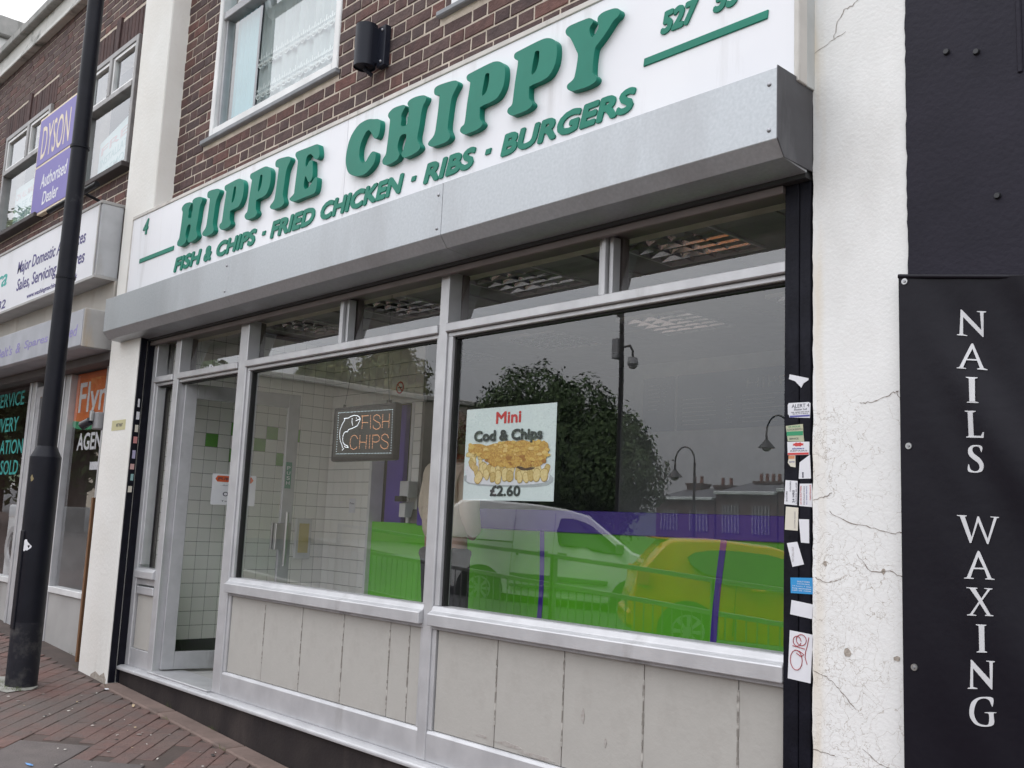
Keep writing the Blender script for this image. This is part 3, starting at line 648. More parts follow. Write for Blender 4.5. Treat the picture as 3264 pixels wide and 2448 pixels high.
# ================================================================== FASCIA SIGN
D = {'P':[(0.028,0.282),(0.036,0.294),(0.069,0.297),(0.178,0.301),(0.227,0.298),(0.264,0.283),(0.289,0.259),(0.297,0.232),(0.297,0.193),(0.286,0.153),(0.257,0.12),(0.216,0.109),(0.163,0.108),(0.144,0.105),(0.136,0.102),(0.138,0.053),(0.153,0.033),(0.16,0.019),(0.147,0.007),(0.115,0.0),(0.06,0.0),(0.032,0.002),(0.008,0.017),(0.0,0.031),(0.007,0.044),(0.026,0.052),(0.033,0.072),(0.042,0.151),(0.056,0.24),(0.051,0.254),(0.035,0.266)],'Ph':[(0.17,0.259),(0.184,0.255),(0.19,0.245),(0.188,0.205),(0.175,0.169),(0.154,0.156),(0.146,0.163),(0.149,0.194),(0.158,0.239),(0.162,0.254)],'E':[(0.0,0.026),(0.01,0.033),(0.044,0.048),(0.048,0.073),(0.055,0.143),(0.062,0.234),(0.051,0.254),(0.032,0.277),(0.03,0.293),(0.053,0.301),(0.176,0.296),(0.247,0.293),(0.271,0.285),(0.285,0.257),(0.293,0.221),(0.281,0.204),(0.258,0.203),(0.238,0.213),(0.224,0.229),(0.202,0.247),(0.171,0.249),(0.155,0.235),(0.15,0.212),(0.152,0.188),(0.168,0.186),(0.188,0.207),(0.207,0.21),(0.224,0.198),(0.234,0.144),(0.234,0.101),(0.213,0.084),(0.193,0.086),(0.179,0.105),(0.16,0.127),(0.151,0.107),(0.148,0.073),(0.162,0.052),(0.186,0.049),(0.209,0.055),(0.244,0.081),(0.269,0.095),(0.285,0.087),(0.289,0.054),(0.279,0.013),(0.247,0.001),(0.138,0.001),(0.051,0.0),(0.017,0.012)],'C':[(0.243,0.286),(0.28,0.276),(0.298,0.263),(0.305,0.239),(0.302,0.206),(0.29,0.18),(0.27,0.172),(0.251,0.183),(0.229,0.211),(0.209,0.233),(0.186,0.237),(0.161,0.218),(0.137,0.183),(0.127,0.148),(0.129,0.109),(0.145,0.081),(0.168,0.066),(0.193,0.067),(0.215,0.088),(0.238,0.104),(0.256,0.106),(0.275,0.097),(0.28,0.075),(0.272,0.044),(0.241,0.018),(0.194,0.0),(0.145,0.0),(0.087,0.014),(0.039,0.04),(0.011,0.081),(0.0,0.122),(0.002,0.16),(0.018,0.218),(0.051,0.262),(0.105,0.294),(0.167,0.301),(0.205,0.297)],'H':[(0.023,0.269),(0.033,0.254),(0.043,0.242),(0.043,0.212),(0.038,0.152),(0.032,0.099),(0.026,0.063),(0.008,0.046),(0.0,0.034),(0.005,0.016),(0.03,0.003),(0.071,0.0),(0.122,0.007),(0.14,0.02),(0.145,0.034),(0.134,0.051),(0.125,0.074),(0.129,0.102),(0.141,0.124),(0.16,0.132),(0.189,0.126),(0.193,0.114),(0.192,0.093),(0.181,0.067),(0.174,0.047),(0.163,0.032),(0.166,0.018),(0.184,0.004),(0.218,0.001),(0.261,0.004),(0.299,0.012),(0.314,0.026),(0.307,0.042),(0.291,0.063),(0.286,0.093),(0.296,0.136),(0.306,0.203),(0.316,0.237),(0.33,0.252),(0.34,0.269),(0.335,0.283),(0.305,0.296),(0.243,0.304),(0.2,0.3),(0.187,0.286),(0.199,0.263),(0.201,0.23),(0.197,0.208),(0.192,0.214),(0.19,0.175),(0.144,0.181),(0.144,0.213),(0.14,0.24),(0.157,0.263),(0.17,0.275),(0.161,0.287),(0.132,0.294),(0.068,0.297),(0.03,0.283),(0.024,0.268)],'I':[(0.023,0.29),(0.034,0.306),(0.08,0.308),(0.172,0.297),(0.201,0.282),(0.202,0.263),(0.182,0.242),(0.162,0.21),(0.151,0.138),(0.145,0.071),(0.159,0.041),(0.167,0.017),(0.14,0.001),(0.072,0.0),(0.025,0.006),(0.0,0.022),(0.005,0.036),(0.043,0.061),(0.056,0.119),(0.068,0.246),(0.055,0.257),(0.031,0.268)],'Y':[(0.0,0.285),(0.005,0.298),(0.03,0.305),(0.115,0.302),(0.139,0.297),(0.155,0.285),(0.155,0.272),(0.141,0.258),(0.138,0.24),(0.145,0.22),(0.155,0.209),(0.167,0.215),(0.183,0.232),(0.187,0.249),(0.181,0.27),(0.185,0.288),(0.211,0.297),(0.257,0.294),(0.281,0.288),(0.297,0.277),(0.3,0.261),(0.291,0.249),(0.269,0.239),(0.238,0.209),(0.206,0.182),(0.176,0.159),(0.17,0.142),(0.164,0.098),(0.164,0.05),(0.176,0.038),(0.186,0.024),(0.182,0.01),(0.161,0.002),(0.118,0.0),(0.054,0.006),(0.029,0.018),(0.02,0.032),(0.025,0.044),(0.052,0.055),(0.064,0.074),(0.077,0.15),(0.066,0.18),(0.039,0.232),(0.025,0.252),(0.007,0.269)],'BAN':[('N',[(-1.2016,1.7594),(-1.1978,1.7589),(-1.1434,1.6915),(-1.1447,1.7435),(-1.154,1.7463),(-1.1539,1.7486),(-1.1274,1.7442),(-1.1275,1.7416),(-1.1349,1.7412),(-1.1377,1.6702),(-1.1402,1.6705),(-1.1944,1.7367),(-1.1949,1.6843),(-1.1833,1.6801),(-1.1833,1.6781),(-1.2114,1.6832),(-1.2114,1.6855),(-1.2044,1.686),(-1.2011,1.7534)]),('A',[(-1.17,1.6549),(-1.1669,1.653),(-1.1377,1.5785),(-1.1277,1.5738),(-1.1278,1.5716),(-1.1546,1.5761),(-1.1546,1.5784),(-1.1478,1.5794),(-1.1556,1.6019),(-1.1842,1.6055),(-1.1925,1.5842),(-1.1841,1.5812),(-1.1841,1.5793),(-1.2109,1.5832),(-1.2108,1.5851),(-1.2029,1.5861),(-1.1732,1.652)]),('Ah',[(-1.1825,1.6092),(-1.1688,1.6386),(-1.1571,1.6062)]),('I',[(-1.1843,1.5554),(-1.153,1.552),(-1.1531,1.5498),(-1.1599,1.5484),(-1.1592,1.4823),(-1.1495,1.4782),(-1.1495,1.4763),(-1.1831,1.4799),(-1.183,1.4822),(-1.1752,1.4833),(-1.1763,1.5503),(-1.1843,1.5535)]),('L',[(-1.1907,1.4574),(-1.1586,1.4544),(-1.1586,1.4521),(-1.1673,1.4504),(-1.1681,1.3837),(-1.1467,1.3823),(-1.1404,1.393),(-1.1374,1.3923),(-1.1396,1.3764),(-1.1899,1.3797),(-1.1898,1.3819),(-1.1829,1.3836),(-1.1821,1.4528),(-1.1908,1.4551)]),('S',[(-1.1462,1.3534),(-1.1472,1.3378),(-1.1496,1.3379),(-1.153,1.3495),(-1.1627,1.353),(-1.1719,1.3501),(-1.1737,1.3407),(-1.1677,1.3311),(-1.1542,1.3199),(-1.1454,1.3072),(-1.1436,1.2948),(-1.149,1.2824),(-1.1643,1.2782),(-1.1857,1.2822),(-1.1859,1.301),(-1.1835,1.301),(-1.1794,1.2874),(-1.1673,1.282),(-1.1581,1.2856),(-1.1548,1.2949),(-1.1591,1.3059),(-1.1727,1.3171),(-1.1832,1.3283),(-1.186,1.341),(-1.1818,1.3519),(-1.1687,1.3572)]),('W',[(-1.2198,1.1573),(-1.1924,1.1567),(-1.1924,1.1546),(-1.1978,1.1528),(-1.1797,1.0952),(-1.1629,1.1544),(-1.1588,1.1545),(-1.136,1.0927),(-1.1186,1.1522),(-1.1282,1.1532),(-1.1281,1.1552),(-1.1059,1.1541),(-1.1059,1.152),(-1.1115,1.1507),(-1.1344,1.0785),(-1.138,1.0784),(-1.1612,1.1392),(-1.1809,1.0794),(-1.185,1.0793),(-1.2116,1.1537),(-1.2199,1.1552)]),('A',[(-1.1622,1.0585),(-1.1586,1.057),(-1.1275,0.9844),(-1.1192,0.9829),(-1.1192,0.9809),(-1.1439,0.9805),(-1.1438,0.9825),(-1.1378,0.9845),(-1.146,1.0079),(-1.1751,1.007),(-1.1838,0.9831),(-1.1748,0.9816),(-1.1749,0.9796),(-1.2019,0.979),(-1.2018,0.9811),(-1.194,0.9832),(-1.1642,1.0567)]),('Ah',[(-1.173,1.0112),(-1.1622,1.0417),(-1.1479,1.0119)]),('X',[(-1.1958,0.9552),(-1.1653,0.9559),(-1.1653,0.9538),(-1.1706,0.9522),(-1.1551,0.9271),(-1.1373,0.9539),(-1.1465,0.9544),(-1.1464,0.9564),(-1.125,0.9568),(-1.125,0.9548),(-1.1314,0.9527),(-1.1528,0.922),(-1.131,0.885),(-1.1232,0.8837),(-1.1232,0.8817),(-1.1458,0.8808),(-1.1457,0.8828),(-1.1409,0.8849),(-1.1594,0.9134),(-1.1803,0.8817),(-1.1698,0.8806),(-1.1698,0.8786),(-1.1962,0.8773),(-1.1962,0.8794),(-1.1871,0.8822),(-1.1621,0.9188),(-1.1869,0.9526),(-1.1958,0.9532)]),('I',[(-1.172,0.8554),(-1.1432,0.8567),(-1.1432,0.8547),(-1.1488,0.8525),(-1.15,0.7854),(-1.1433,0.7834),(-1.1434,0.7814),(-1.1721,0.7788),(-1.172,0.7808),(-1.1647,0.784),(-1.164,0.8518),(-1.172,0.8534)]),('N',[(-1.1895,0.7563),(-1.1862,0.7567),(-1.138,0.7098),(-1.1376,0.7572),(-1.1463,0.7577),(-1.1463,0.7596),(-1.1235,0.7609),(-1.1235,0.7589),(-1.1286,0.7567),(-1.1323,0.6844),(-1.1347,0.684),(-1.1831,0.7343),(-1.1842,0.6836),(-1.1726,0.6821),(-1.1727,0.6801),(-1.1992,0.6767),(-1.1992,0.6787),(-1.1923,0.6817),(-1.1892,0.7507)]),('G',[(-1.1313,0.6618),(-1.1326,0.6406),(-1.135,0.6402),(-1.1417,0.6544),(-1.1561,0.6573),(-1.1722,0.6486),(-1.1818,0.6266),(-1.1823,0.6068),(-1.1735,0.5906),(-1.1578,0.5866),(-1.1447,0.5915),(-1.1433,0.617),(-1.1527,0.6187),(-1.1527,0.621),(-1.1249,0.6251),(-1.1249,0.6231),(-1.1308,0.6198),(-1.1311,0.5919),(-1.1559,0.5822),(-1.1796,0.5845),(-1.1932,0.5991),(-1.1956,0.6185),(-1.1895,0.6412),(-1.174,0.6554),(-1.156,0.6613)])],'ST':[[(-1.79,1.619),(-1.719,1.6),(-1.72,1.594),(-1.738,1.584),(-1.746,1.57),(-1.77,1.594),(-1.793,1.603)],[(-1.797,1.515),(-1.793,1.521),(-1.719,1.52),(-1.712,1.516),(-1.714,1.467),(-1.79,1.472),(-1.792,1.48),(-1.796,1.483)],[(-1.804,1.444),(-1.74,1.448),(-1.738,1.412),(-1.735,1.389),(-1.796,1.392)],[(-1.798,1.39),(-1.716,1.388),(-1.716,1.345),(-1.796,1.345)],[(-1.79,1.344),(-1.768,1.344),(-1.767,1.304),(-1.785,1.307),(-1.796,1.32)],[(-1.752,1.32),(-1.714,1.345),(-1.71,1.267),(-1.755,1.266)],[(-1.804,1.262),(-1.759,1.259),(-1.761,1.179),(-1.809,1.182)],[(-1.751,1.25),(-1.706,1.25),(-1.706,1.174),(-1.753,1.177)],[(-1.802,1.174),(-1.756,1.171),(-1.758,1.096),(-1.806,1.098)],[(-1.754,1.134),(-1.717,1.134),(-1.716,1.057),(-1.746,1.058)],[(-1.798,1.054),(-1.76,1.06),(-1.735,0.988),(-1.777,0.978)],[(-1.784,0.943),(-1.703,0.947),(-1.702,0.895),(-1.783,0.893)],[(-1.78,0.871),(-1.702,0.863),(-1.706,0.817),(-1.785,0.825)],[(-1.786,0.774),(-1.703,0.768),(-1.711,0.616),(-1.793,0.621)]],'LED':{'w':[[(-4.668,1.623),(-4.627,1.624),(-4.609,1.631),(-4.576,1.636),(-4.543,1.633),(-4.523,1.624),(-4.512,1.613),(-4.52,1.597),(-4.536,1.577),(-4.577,1.566),(-4.62,1.559),(-4.628,1.547),(-4.647,1.549),(-4.663,1.54),(-4.671,1.524),(-4.671,1.505),(-4.664,1.488),(-4.648,1.477),(-4.619,1.469),(-4.61,1.46),(-4.642,1.463),(-4.653,1.472)],[(-4.668,1.623),(-4.664,1.612),(-4.682,1.596),(-4.694,1.577),(-4.702,1.561),(-4.705,1.542),(-4.702,1.52),(-4.692,1.497),(-4.678,1.48),(-4.669,1.467),(-4.665,1.456)],[(-4.591,1.619),(-4.591,1.6),(-4.582,1.581)],[(-4.551,1.606),(-4.512,1.614)],[(-4.667,1.447),(-4.651,1.458)],[(-4.55,1.62),(-4.548,1.619)]],'a':[[(-4.498,1.628),(-4.435,1.628)],[(-4.495,1.628),(-4.489,1.593),(-4.492,1.554)],[(-4.491,1.593),(-4.438,1.59)],[(-4.417,1.627),(-4.41,1.553)],[(-4.328,1.609),(-4.335,1.621),(-4.361,1.629),(-4.385,1.622),(-4.387,1.604),(-4.359,1.592),(-4.331,1.583),(-4.32,1.564),(-4.333,1.553),(-4.359,1.55),(-4.385,1.559),(-4.388,1.571)],[(-4.305,1.625),(-4.304,1.553)],[(-4.246,1.625),(-4.245,1.55)],[(-4.303,1.59),(-4.244,1.588)],[(-4.526,1.506),(-4.539,1.52),(-4.559,1.526),(-4.582,1.521),(-4.594,1.505),(-4.596,1.481),(-4.584,1.456),(-4.559,1.447),(-4.532,1.455),(-4.524,1.466)],[(-4.504,1.522),(-4.503,1.448)],[(-4.44,1.52),(-4.443,1.447)],[(-4.503,1.486),(-4.442,1.483)],[(-4.412,1.52),(-4.411,1.446)],[(-4.385,1.519),(-4.382,1.445)],[(-4.385,1.519),(-4.338,1.519),(-4.323,1.506),(-4.326,1.488),(-4.347,1.481),(-4.383,1.484)],[(-4.244,1.501),(-4.25,1.514),(-4.276,1.522),(-4.3,1.515),(-4.305,1.498),(-4.277,1.485),(-4.25,1.477),(-4.24,1.462),(-4.249,1.447),(-4.277,1.443),(-4.304,1.454),(-4.308,1.464)]],'b':[[(-4.724,1.658),(-4.22,1.649)],[(-4.22,1.649),(-4.214,1.42)],[(-4.214,1.42),(-4.725,1.427)],[(-4.725,1.427),(-4.729,1.659)]]}}
sign = thing('shop_sign', (-4.5,-.06,2.62), 'white fascia sign with raised green letters reading HIPPIE CHIPPY', 'sign')
YS = -.13
for a,b in ((-7.325,-4.455),(-4.452,-1.71)): box('sign_panel', sign_white, sign, a,b,YS,-.1,2.6,3.235,.001)
MB().box(-7.335,-1.69,YS-.006,.02,3.235,3.262).build('top_trim', cream_trim, sign, bevel=.003)
MB().box(-7.34,-7.325,YS-.006,.02,2.6,3.235).build('end_trim', cream_trim, sign, bevel=.003)
MB().box(-1.71,-1.69,YS-.006,-.08,2.6,3.235).build('end_trim', cream_trim, sign, bevel=.003)
MB().box(-1.706,-1.692,-.079,.03,2.6,3.235).build('end_plate', M('end_plate_grey',(.5,.51,.5),.5), sign, bevel=.002)
box('sign_back', M('sign_backing',(.4,.4,.4),.8), sign, -7.32,-1.72,-.1,.02,2.6,3.23,0)
ZL = 2.86
letters = [('H',-6.443,.972),('I',-6.067,.97),('P',-5.831,.975),('P',-5.5,.975),('I',-5.191,.97),('E',-4.97,1),('C',-4.405,1),('H',-4.061,1),('I',-3.685,1),('P',-3.447,1),('P',-3.123,1),('Y',-2.778,1)]
for ch,x,s in letters:
    lp = [[(a*s,b) for a,b in D[ch]]]
    if ch == 'P': lp.append([(a*s,b) for a,b in D['Ph']])
    glyph('letter', lp, YS-.032, .032, green_face, sign, off=(x,ZL))
for w,a,b in (('FISH',-6.522,-6.115),('&',-6.073,-5.967),('CHIPS',-5.896,-5.384),('-',-5.313,-5.27),('FRIED',-5.213,-4.725),('CHICKEN',-4.665,-3.905),('-',-3.842,-3.802),('RIBS',-3.743,-3.358),('-',-3.291,-3.249),('BURGERS',-3.185,-2.405)):
    if w == '-': MB().prism_y([(a,2.738),(b-.008,2.738),(b,2.762),(a+.008,2.762)],YS-.007,YS+.001).build('dash', green_flat, sign)
    else: text('lettering', w, a,b,2.699,2.802,YS-.003,green_flat,sign,shear=.2,bold=.072,depth=.007)
text('house_number','4',-7.122,-7.035,3.078,3.195,YS-.003,green_flat,sign,shear=.2,bold=.03,depth=.006)
text('phone_number','527',-2.29,-2.112,2.968,3.062,YS-.003,green_flat,sign,shear=.2,bold=.07,depth=.006)
text('phone_number','53',-2.046,-1.93,2.968,3.062,YS-.003,green_flat,sign,shear=.2,bold=.07,depth=.006)
for a,b in ((-7.135,-6.56),(-2.372,-1.815)): MB().prism_y([(a,2.868),(b,2.868),(b+.004,2.901),(a+.004,2.901)],YS-.006,YS+.001).build('underline', green_flat, sign, bevel=.002)
# ================================================================== SHUTTER BOX
galv = M('galvanised_steel', (.46,.48,.5), .42, .6, col2=(.385,.405,.425), vs=75, vd=4, vlo=.3, vhi=.75, bump=.12, bs=5, bdet=2, dirt=(.3,.3,.31), ds=3, dlo=.5, dhi=1, dstretch=(1,1,.3))
galv_end = M('shaded_end_steel', (.1,.1,.108), .5, .4, col2=(.075,.073,.08), vs=7, dirt=(.16,.16,.17), ds=5)  # dull steel, its colour darkened for the shaded side of the end cap
soff_m = M('shutter_slot', (.03,.03,.032), .6)
shut = thing('shutter_box', (-4.5,-.1,2.317), 'galvanised steel roller shutter housing under the fascia sign', 'shutter housing')
def housing(x0,x1,dz=0):
    MB().prism_x([(-.245,2.612),(-.245,2.366),(-.205,2.312),(-.059,2.30),(-.059,2.32),(-.2,2.33),(-.233,2.37),(-.233,2.6),(-.1315,2.6),(-.1315,2.612)],x0,x1).build('housing', galv, shut, bevel=.0015)
housing(-7.395,-5.478); housing(-5.476,-3.447); housing(-3.444,-1.704)
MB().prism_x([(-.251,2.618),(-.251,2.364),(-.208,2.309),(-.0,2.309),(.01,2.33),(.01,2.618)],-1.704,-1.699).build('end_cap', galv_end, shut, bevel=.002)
MB().prism_x([(-.247,2.614),(-.247,2.364),(-.206,2.312),(-.0,2.312),(.0,2.614)],-7.40,-7.395).build('end_cap', galv, shut, bevel=.002)
MB().box(-7.03,-1.71,-.058,.0,2.285,2.4).build('slot_board', soff_m, shut)
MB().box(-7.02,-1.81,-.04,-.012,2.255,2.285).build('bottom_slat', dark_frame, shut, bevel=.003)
rivet_m = M('rivet_steel', (.35,.35,.37), .35, .7)
for x in (-3.475,-1.735,-5.51):
    for z in (2.56,2.4): MB().sphere((x,-.246,z),.008,8,5,(1,.6,1)).build('rivet', rivet_m, shut, smooth=True)
# ================================================================== SHUTTER GUIDE (right) and stickers
guide = thing('shutter_guide', (-1.756,.0,gz(-1.75)), 'black steel shutter guide covered in stickers beside the cracked pier', 'shutter guide')
YG = -.02
for a,b in ((-1.812,-1.7575),(-1.7545,-1.712)): box('channel', black_gloss, guide, a,b,YG,.1,-.42,2.31,.003)
box('back_strip', dark_gasket, guide, -1.7575,-1.7545,YG+.008,.1,-.42,2.31,0)
box('gap_shadow_strip', black_gloss, guide, -1.712,-1.700,YG+.012,.1,-.42,2.31,.002)  # black strip put in for the shadowed gap beside the pier
paper = M('sticker_white', (.74,.74,.77), .55, col2=(.66,.66,.7), vs=12)
ink = M('ink_dark', (.06,.06,.09), .6); ink_red = M('ink_red', (.62,.05,.05), .5); ink_blue = M('ink_blue', (.1,.1,.35), .5); ink_green = M('ink_green', (.03,.3,.14), .5)
tan = M('sticker_tan', (.5,.48,.33), .6, col2=(.38,.42,.3), vs=20); sky_blue = M('sticker_blue', (.03,.2,.5), .4, col2=(.03,.3,.62), vs=3); cream = M('sticker_cream', (.72,.68,.58), .6)
labels = ['torn white paper scrap, topmost on the black shutter guide','white ALERT 4 shutter company sticker on the black guide','worn green and tan sticker on the black guide','white sticker with red burst print on the black guide','torn orange and white sticker scrap on the black guide','torn white paper strip with three dots on the black guide',
 'white 24 HRS sticker turned sideways on the black guide','white sticker with sideways blue and red print on the black guide','cream sticker with faint sideways print on the black guide','small blank white sticker on the black guide','tilted torn white sticker on the black guide','blue business card sticker on the black guide','blank tilted white sticker below the blue card','large white sticker with red scribbled tag on the guide']
mats = [paper,paper,tan,paper,cream,paper,paper,paper,cream,paper,paper,sky_blue,paper,paper]
STK = []
for i, pts in enumerate(D['ST']):
    cx = sum(p[0] for p in pts)/len(pts); cz = sum(p[1] for p in pts)/len(pts)
    if sum((pts[k][0]*pts[(k+1)%len(pts)][1]-pts[(k+1)%len(pts)][0]*pts[k][1]) for k in range(len(pts))) < 0: pts = pts[::-1]
    e = thing('sticker', (cx,YG,min(p[1] for p in pts)), labels[i], 'sticker')
    MB().prism_y(pts, YG-.0016, YG-.0003).build('paper', mats[i], e); STK.append((e,pts))
def bb(i): p = STK[i][1]; return min(a for a,b in p), max(a for a,b in p), min(b for a,b in p), max(b for a,b in p)
def prt(i, s, u0,u1,v0,v1, mat=ink, rot=False, **k):
    x0,x1,z0,z1 = bb(i)
    if not rot: text('print', s, x0+(x1-x0)*u0, x0+(x1-x0)*u1, z0+(z1-z0)*v0, z0+(z1-z0)*v1, YG-.002, mat, STK[i][0], depth=.0004, **k)
    else:
        def xf(p): return Vector((x0+(x1-x0)*(u0+(u1-u0)*(1-(p.z))), p.y, z0+(z1-z0)*(v0+(v1-v0)*p.x)))
        text('print', s, 0,1,0,1, YG-.002, mat, STK[i][0], depth=.0004, xf=xf, **k)
def pbar(i, u0,u1,v0,v1,mat):
    x0,x1,z0,z1 = bb(i); MB().box(x0+(x1-x0)*u0,x0+(x1-x0)*u1,YG-.0021,YG-.0015,z0+(z1-z0)*v0,z0+(z1-z0)*v1).build('print_band', mat, STK[i][0])
prt(1,'ALERT 4',.18,.95,.68,.9); prt(1,'Shutter Ltd',.28,.85,.5,.64,shear=.25); prt(1,'TEL 0208 090 0218',.15,.95,.36,.43); prt(1,'SHUTTERS',.22,.9,.26,.32); pbar(1,.1,.97,.09,.2,ink_blue)
pbar(2,.06,.94,.36,.6,ink_green); prt(2,'LOCKSMITH',.1,.9,.66,.76); prt(2,'24 HOUR',.15,.8,.82,.92,ink_green); prt(2,'SERVICE',.2,.7,.14,.24)
x0,x1,z0,z1 = bb(3)
MB().prism_y([(x0+(x1-x0)*(.5+.27*math.cos(a)*(1 if k%2 else .8)), z0+(z1-z0)*(.78+.16*math.sin(a)*(1 if k%2 else .7))) for k,a in enumerate([q*math.pi/8 for q in range(16)])], YG-.0022,YG-.0015).build('red_burst', ink_red, STK[3][0])
prt(3,'shutters',.22,.78,.42,.56,ink_blue,shear=.25,off=.02); prt(3,'REPAIRS',.15,.9,.26,.36); pbar(3,.03,.97,.02,.17,ink_red)
pbar(4,.1,.9,.72,.98,M('sticker_orange',(.62,.25,.12),.6)); prt(4,'SHUTTER',.2,.9,.4,.52,ink_blue)
x0,x1,z0,z1 = bb(5)
for k in range(3): MB().cyl((x0+.35*(x1-x0),YG-.0022,z0+(.08+.08*k)*(z1-z0)),(x0+.35*(x1-x0),YG-.001,z0+(.08+.08*k)*(z1-z0)),.003,n=8).build('dot', ink, STK[5][0])
prt(6,'24 HRS',.62,.78,.1,.6,rot=True,off=.02); prt(6,'SHUTTERS',.14,.26,.15,.55,rot=True); prt(6,'DOORS',.42,.52,.55,.95,rot=True); prt(6,'LOCKS GLASS',.86,.95,.05,.9,rot=True)
prt(7,'24 HR SHUTTERS',.08,.2,.1,.9,ink_red,rot=True); prt(7,'INSURANCE WORK',.35,.43,.1,.9,rot=True); prt(7,'ALL SHOP FRONTS',.55,.63,.1,.9,ink_blue,rot=True); prt(7,'MAINTENANCE',.82,.93,.3,.95,ink_red,rot=True)
prt(8,'SHUTTER REPAIRS',.7,.8,.1,.8,M('ink_faint',(.45,.42,.42),.7),rot=True); prt(10,'NO CALL OUT',.3,.42,.2,.8,M('ink_faint',(.45,.42,.42),.7),rot=True)
for k,v in enumerate((.68,.54,.4,.28,.16)): prt(11,['SHUTTERS','Locksmiths Glazing','24 hours 7 days','free estimates','call us now'][k],.3 if k < 2 else .08,.85 if k < 2 else .92,v,v+.09,paper)
x0,x1,z0,z1 = bb(13)
def sc(u,v): return Vector((x0+(x1-x0)*u, YG-.0025, z0+(z1-z0)*v))
scr = M('marker_red', (.38,.04,.05), .5)
for pl in ([(.85,.9),(.8,.75),(.72,.6),(.7,.5),(.78,.36)],[(.2,.7),(.45,.68),(.7,.66)],[(.55+.2*math.cos(a),.83+.11*math.sin(a)) for a in [q*.45 for q in range(15)]],[(.38+.16*math.cos(a),.8+.1*math.sin(a)) for a in [q*.5 for q in range(13)]],[(.35+.24*math.cos(a),.42+.2*math.sin(a)) for a in [q*.45 for q in range(15)]],[(.3,.62),(.5,.6),(.65,.55),(.55,.5),(.35,.56)]):
    MB().tube([sc(*p) for p in pl], .0013, 5).build('scribble', scr, STK[13][0])
# ================================================================== BANNER
ban = thing('banner', (-1.0,-.06,-.3), 'black vinyl banner reading NAILS WAXING in white serif letters', 'banner')
ban_m = M('black_vinyl', (.0042,.0032,.0075), .42, col2=(.006,.005,.01), vs=3, bump=.1, bs=25, spec=.22)
nu, nv = 60, 110; bm_ = MB()
def by(x, z):
    e = min(1,max(0,(x+1.375)*5)); s = x*.8+z*.45
    up = math.exp(-((z-1.55)/.42)**2)
    return -.0635-e*(.005*math.sin(s*11+1)+.003*math.sin(s*27+2*math.sin(z*2))+up*(.009*math.sin(s*19+.6)+.004*math.sin(s*43))+.0022*math.sin(z*9+x*4))
for j in range(nv):
    for i in range(nu):
        x = lambda a: -1.386+a/nu*1.6; z = lambda b: -.2+b/nv*2.09
        q = [(x(i),z(j)),(x(i+1),z(j)),(x(i+1),z(j+1)),(x(i),z(j+1))]
        bm_.add([(a,by(a,b),b-.16*(a+1.386)*max(0,(b-.3)/1.59)**2) for a,b in q], [(0,1,2,3)])
me_b = bm_.build('vinyl', ban_m, ban, smooth=True, fix=False)
b2 = bmesh.new(); b2.from_mesh(me_b.data); bmesh.ops.remove_doubles(b2, verts=b2.verts, dist=.0001); b2.to_mesh(me_b.data); b2.free()
for p in me_b.data.polygons: p.use_smooth = True
MB().cyl((-1.386,-.062,1.888),(.2,-.062,1.634),.007).build('hem_roll', ban_m, ban, smooth=True)
ban_w = M('banner_white', (.66,.66,.68), .5)
L = D['BAN']; i = 0
while i < len(L):
    n_, pts = L[i]; loops = [pts]
    if i+1 < len(L) and L[i+1][0].endswith('h'): loops.append(L[i+1][1]); i += 1
    if n_ in 'SG': loops = [catmull(l_, 3) for l_ in loops]
    o = glyph('letter', loops, -.0745, .0008, ban_w, ban, smooth_pts=False); i += 1
    w0 = WL[o.name]
    for v in o.data.vertices: v.co.y += by(v.co.x+w0.x, v.co.z+w0.z)-.0016-w0.y
for x,z in ((-1.366,1.868),(-1.36,1.36),(-1.352,.715)):
    MB().cyl((x,-.067,z),(x,-.060,z),.0095,.011,14).build('eyelet', steel, ban, smooth=True)
    MB().cyl((x,-.071,z),(x,-.066,z),.004,.005,8).build('screw', rivet_m, ban, smooth=True)
# ================================================================== WALL LIGHT
wl_m = M('dark_blue_grey_powder_coat', (.012,.014,.024), .45, spec=.25)
wl = thing('wall_light', (-4.45,0,3.57), 'dark cylindrical up and down wall light on the brickwork', 'wall light')
MB().cyl((-4.452,-.052,3.565),(-4.452,-.052,3.81),.062,n=28,caps=False).cyl((-4.452,-.052,3.575),(-4.452,-.052,3.58),.058,n=28).build('tube', wl_m, wl, smooth=True)
box('back_plate', wl_m, wl, -4.40,-4.33,-.012,.028,3.56,3.80,.004)
MB().box(-4.42,-4.39,-.06,.0,3.58,3.79).build('arm', wl_m, wl, bevel=.003)
MB().sphere((-4.355,-.014,3.585),.008).sphere((-4.355,-.014,3.77),.008).build('screws', rivet_m, wl, smooth=True)
MB().cyl((-4.46,-.05,3.565),(-4.45,-.0,3.535),.012).build('cable_gland', wl_m, wl, smooth=True)
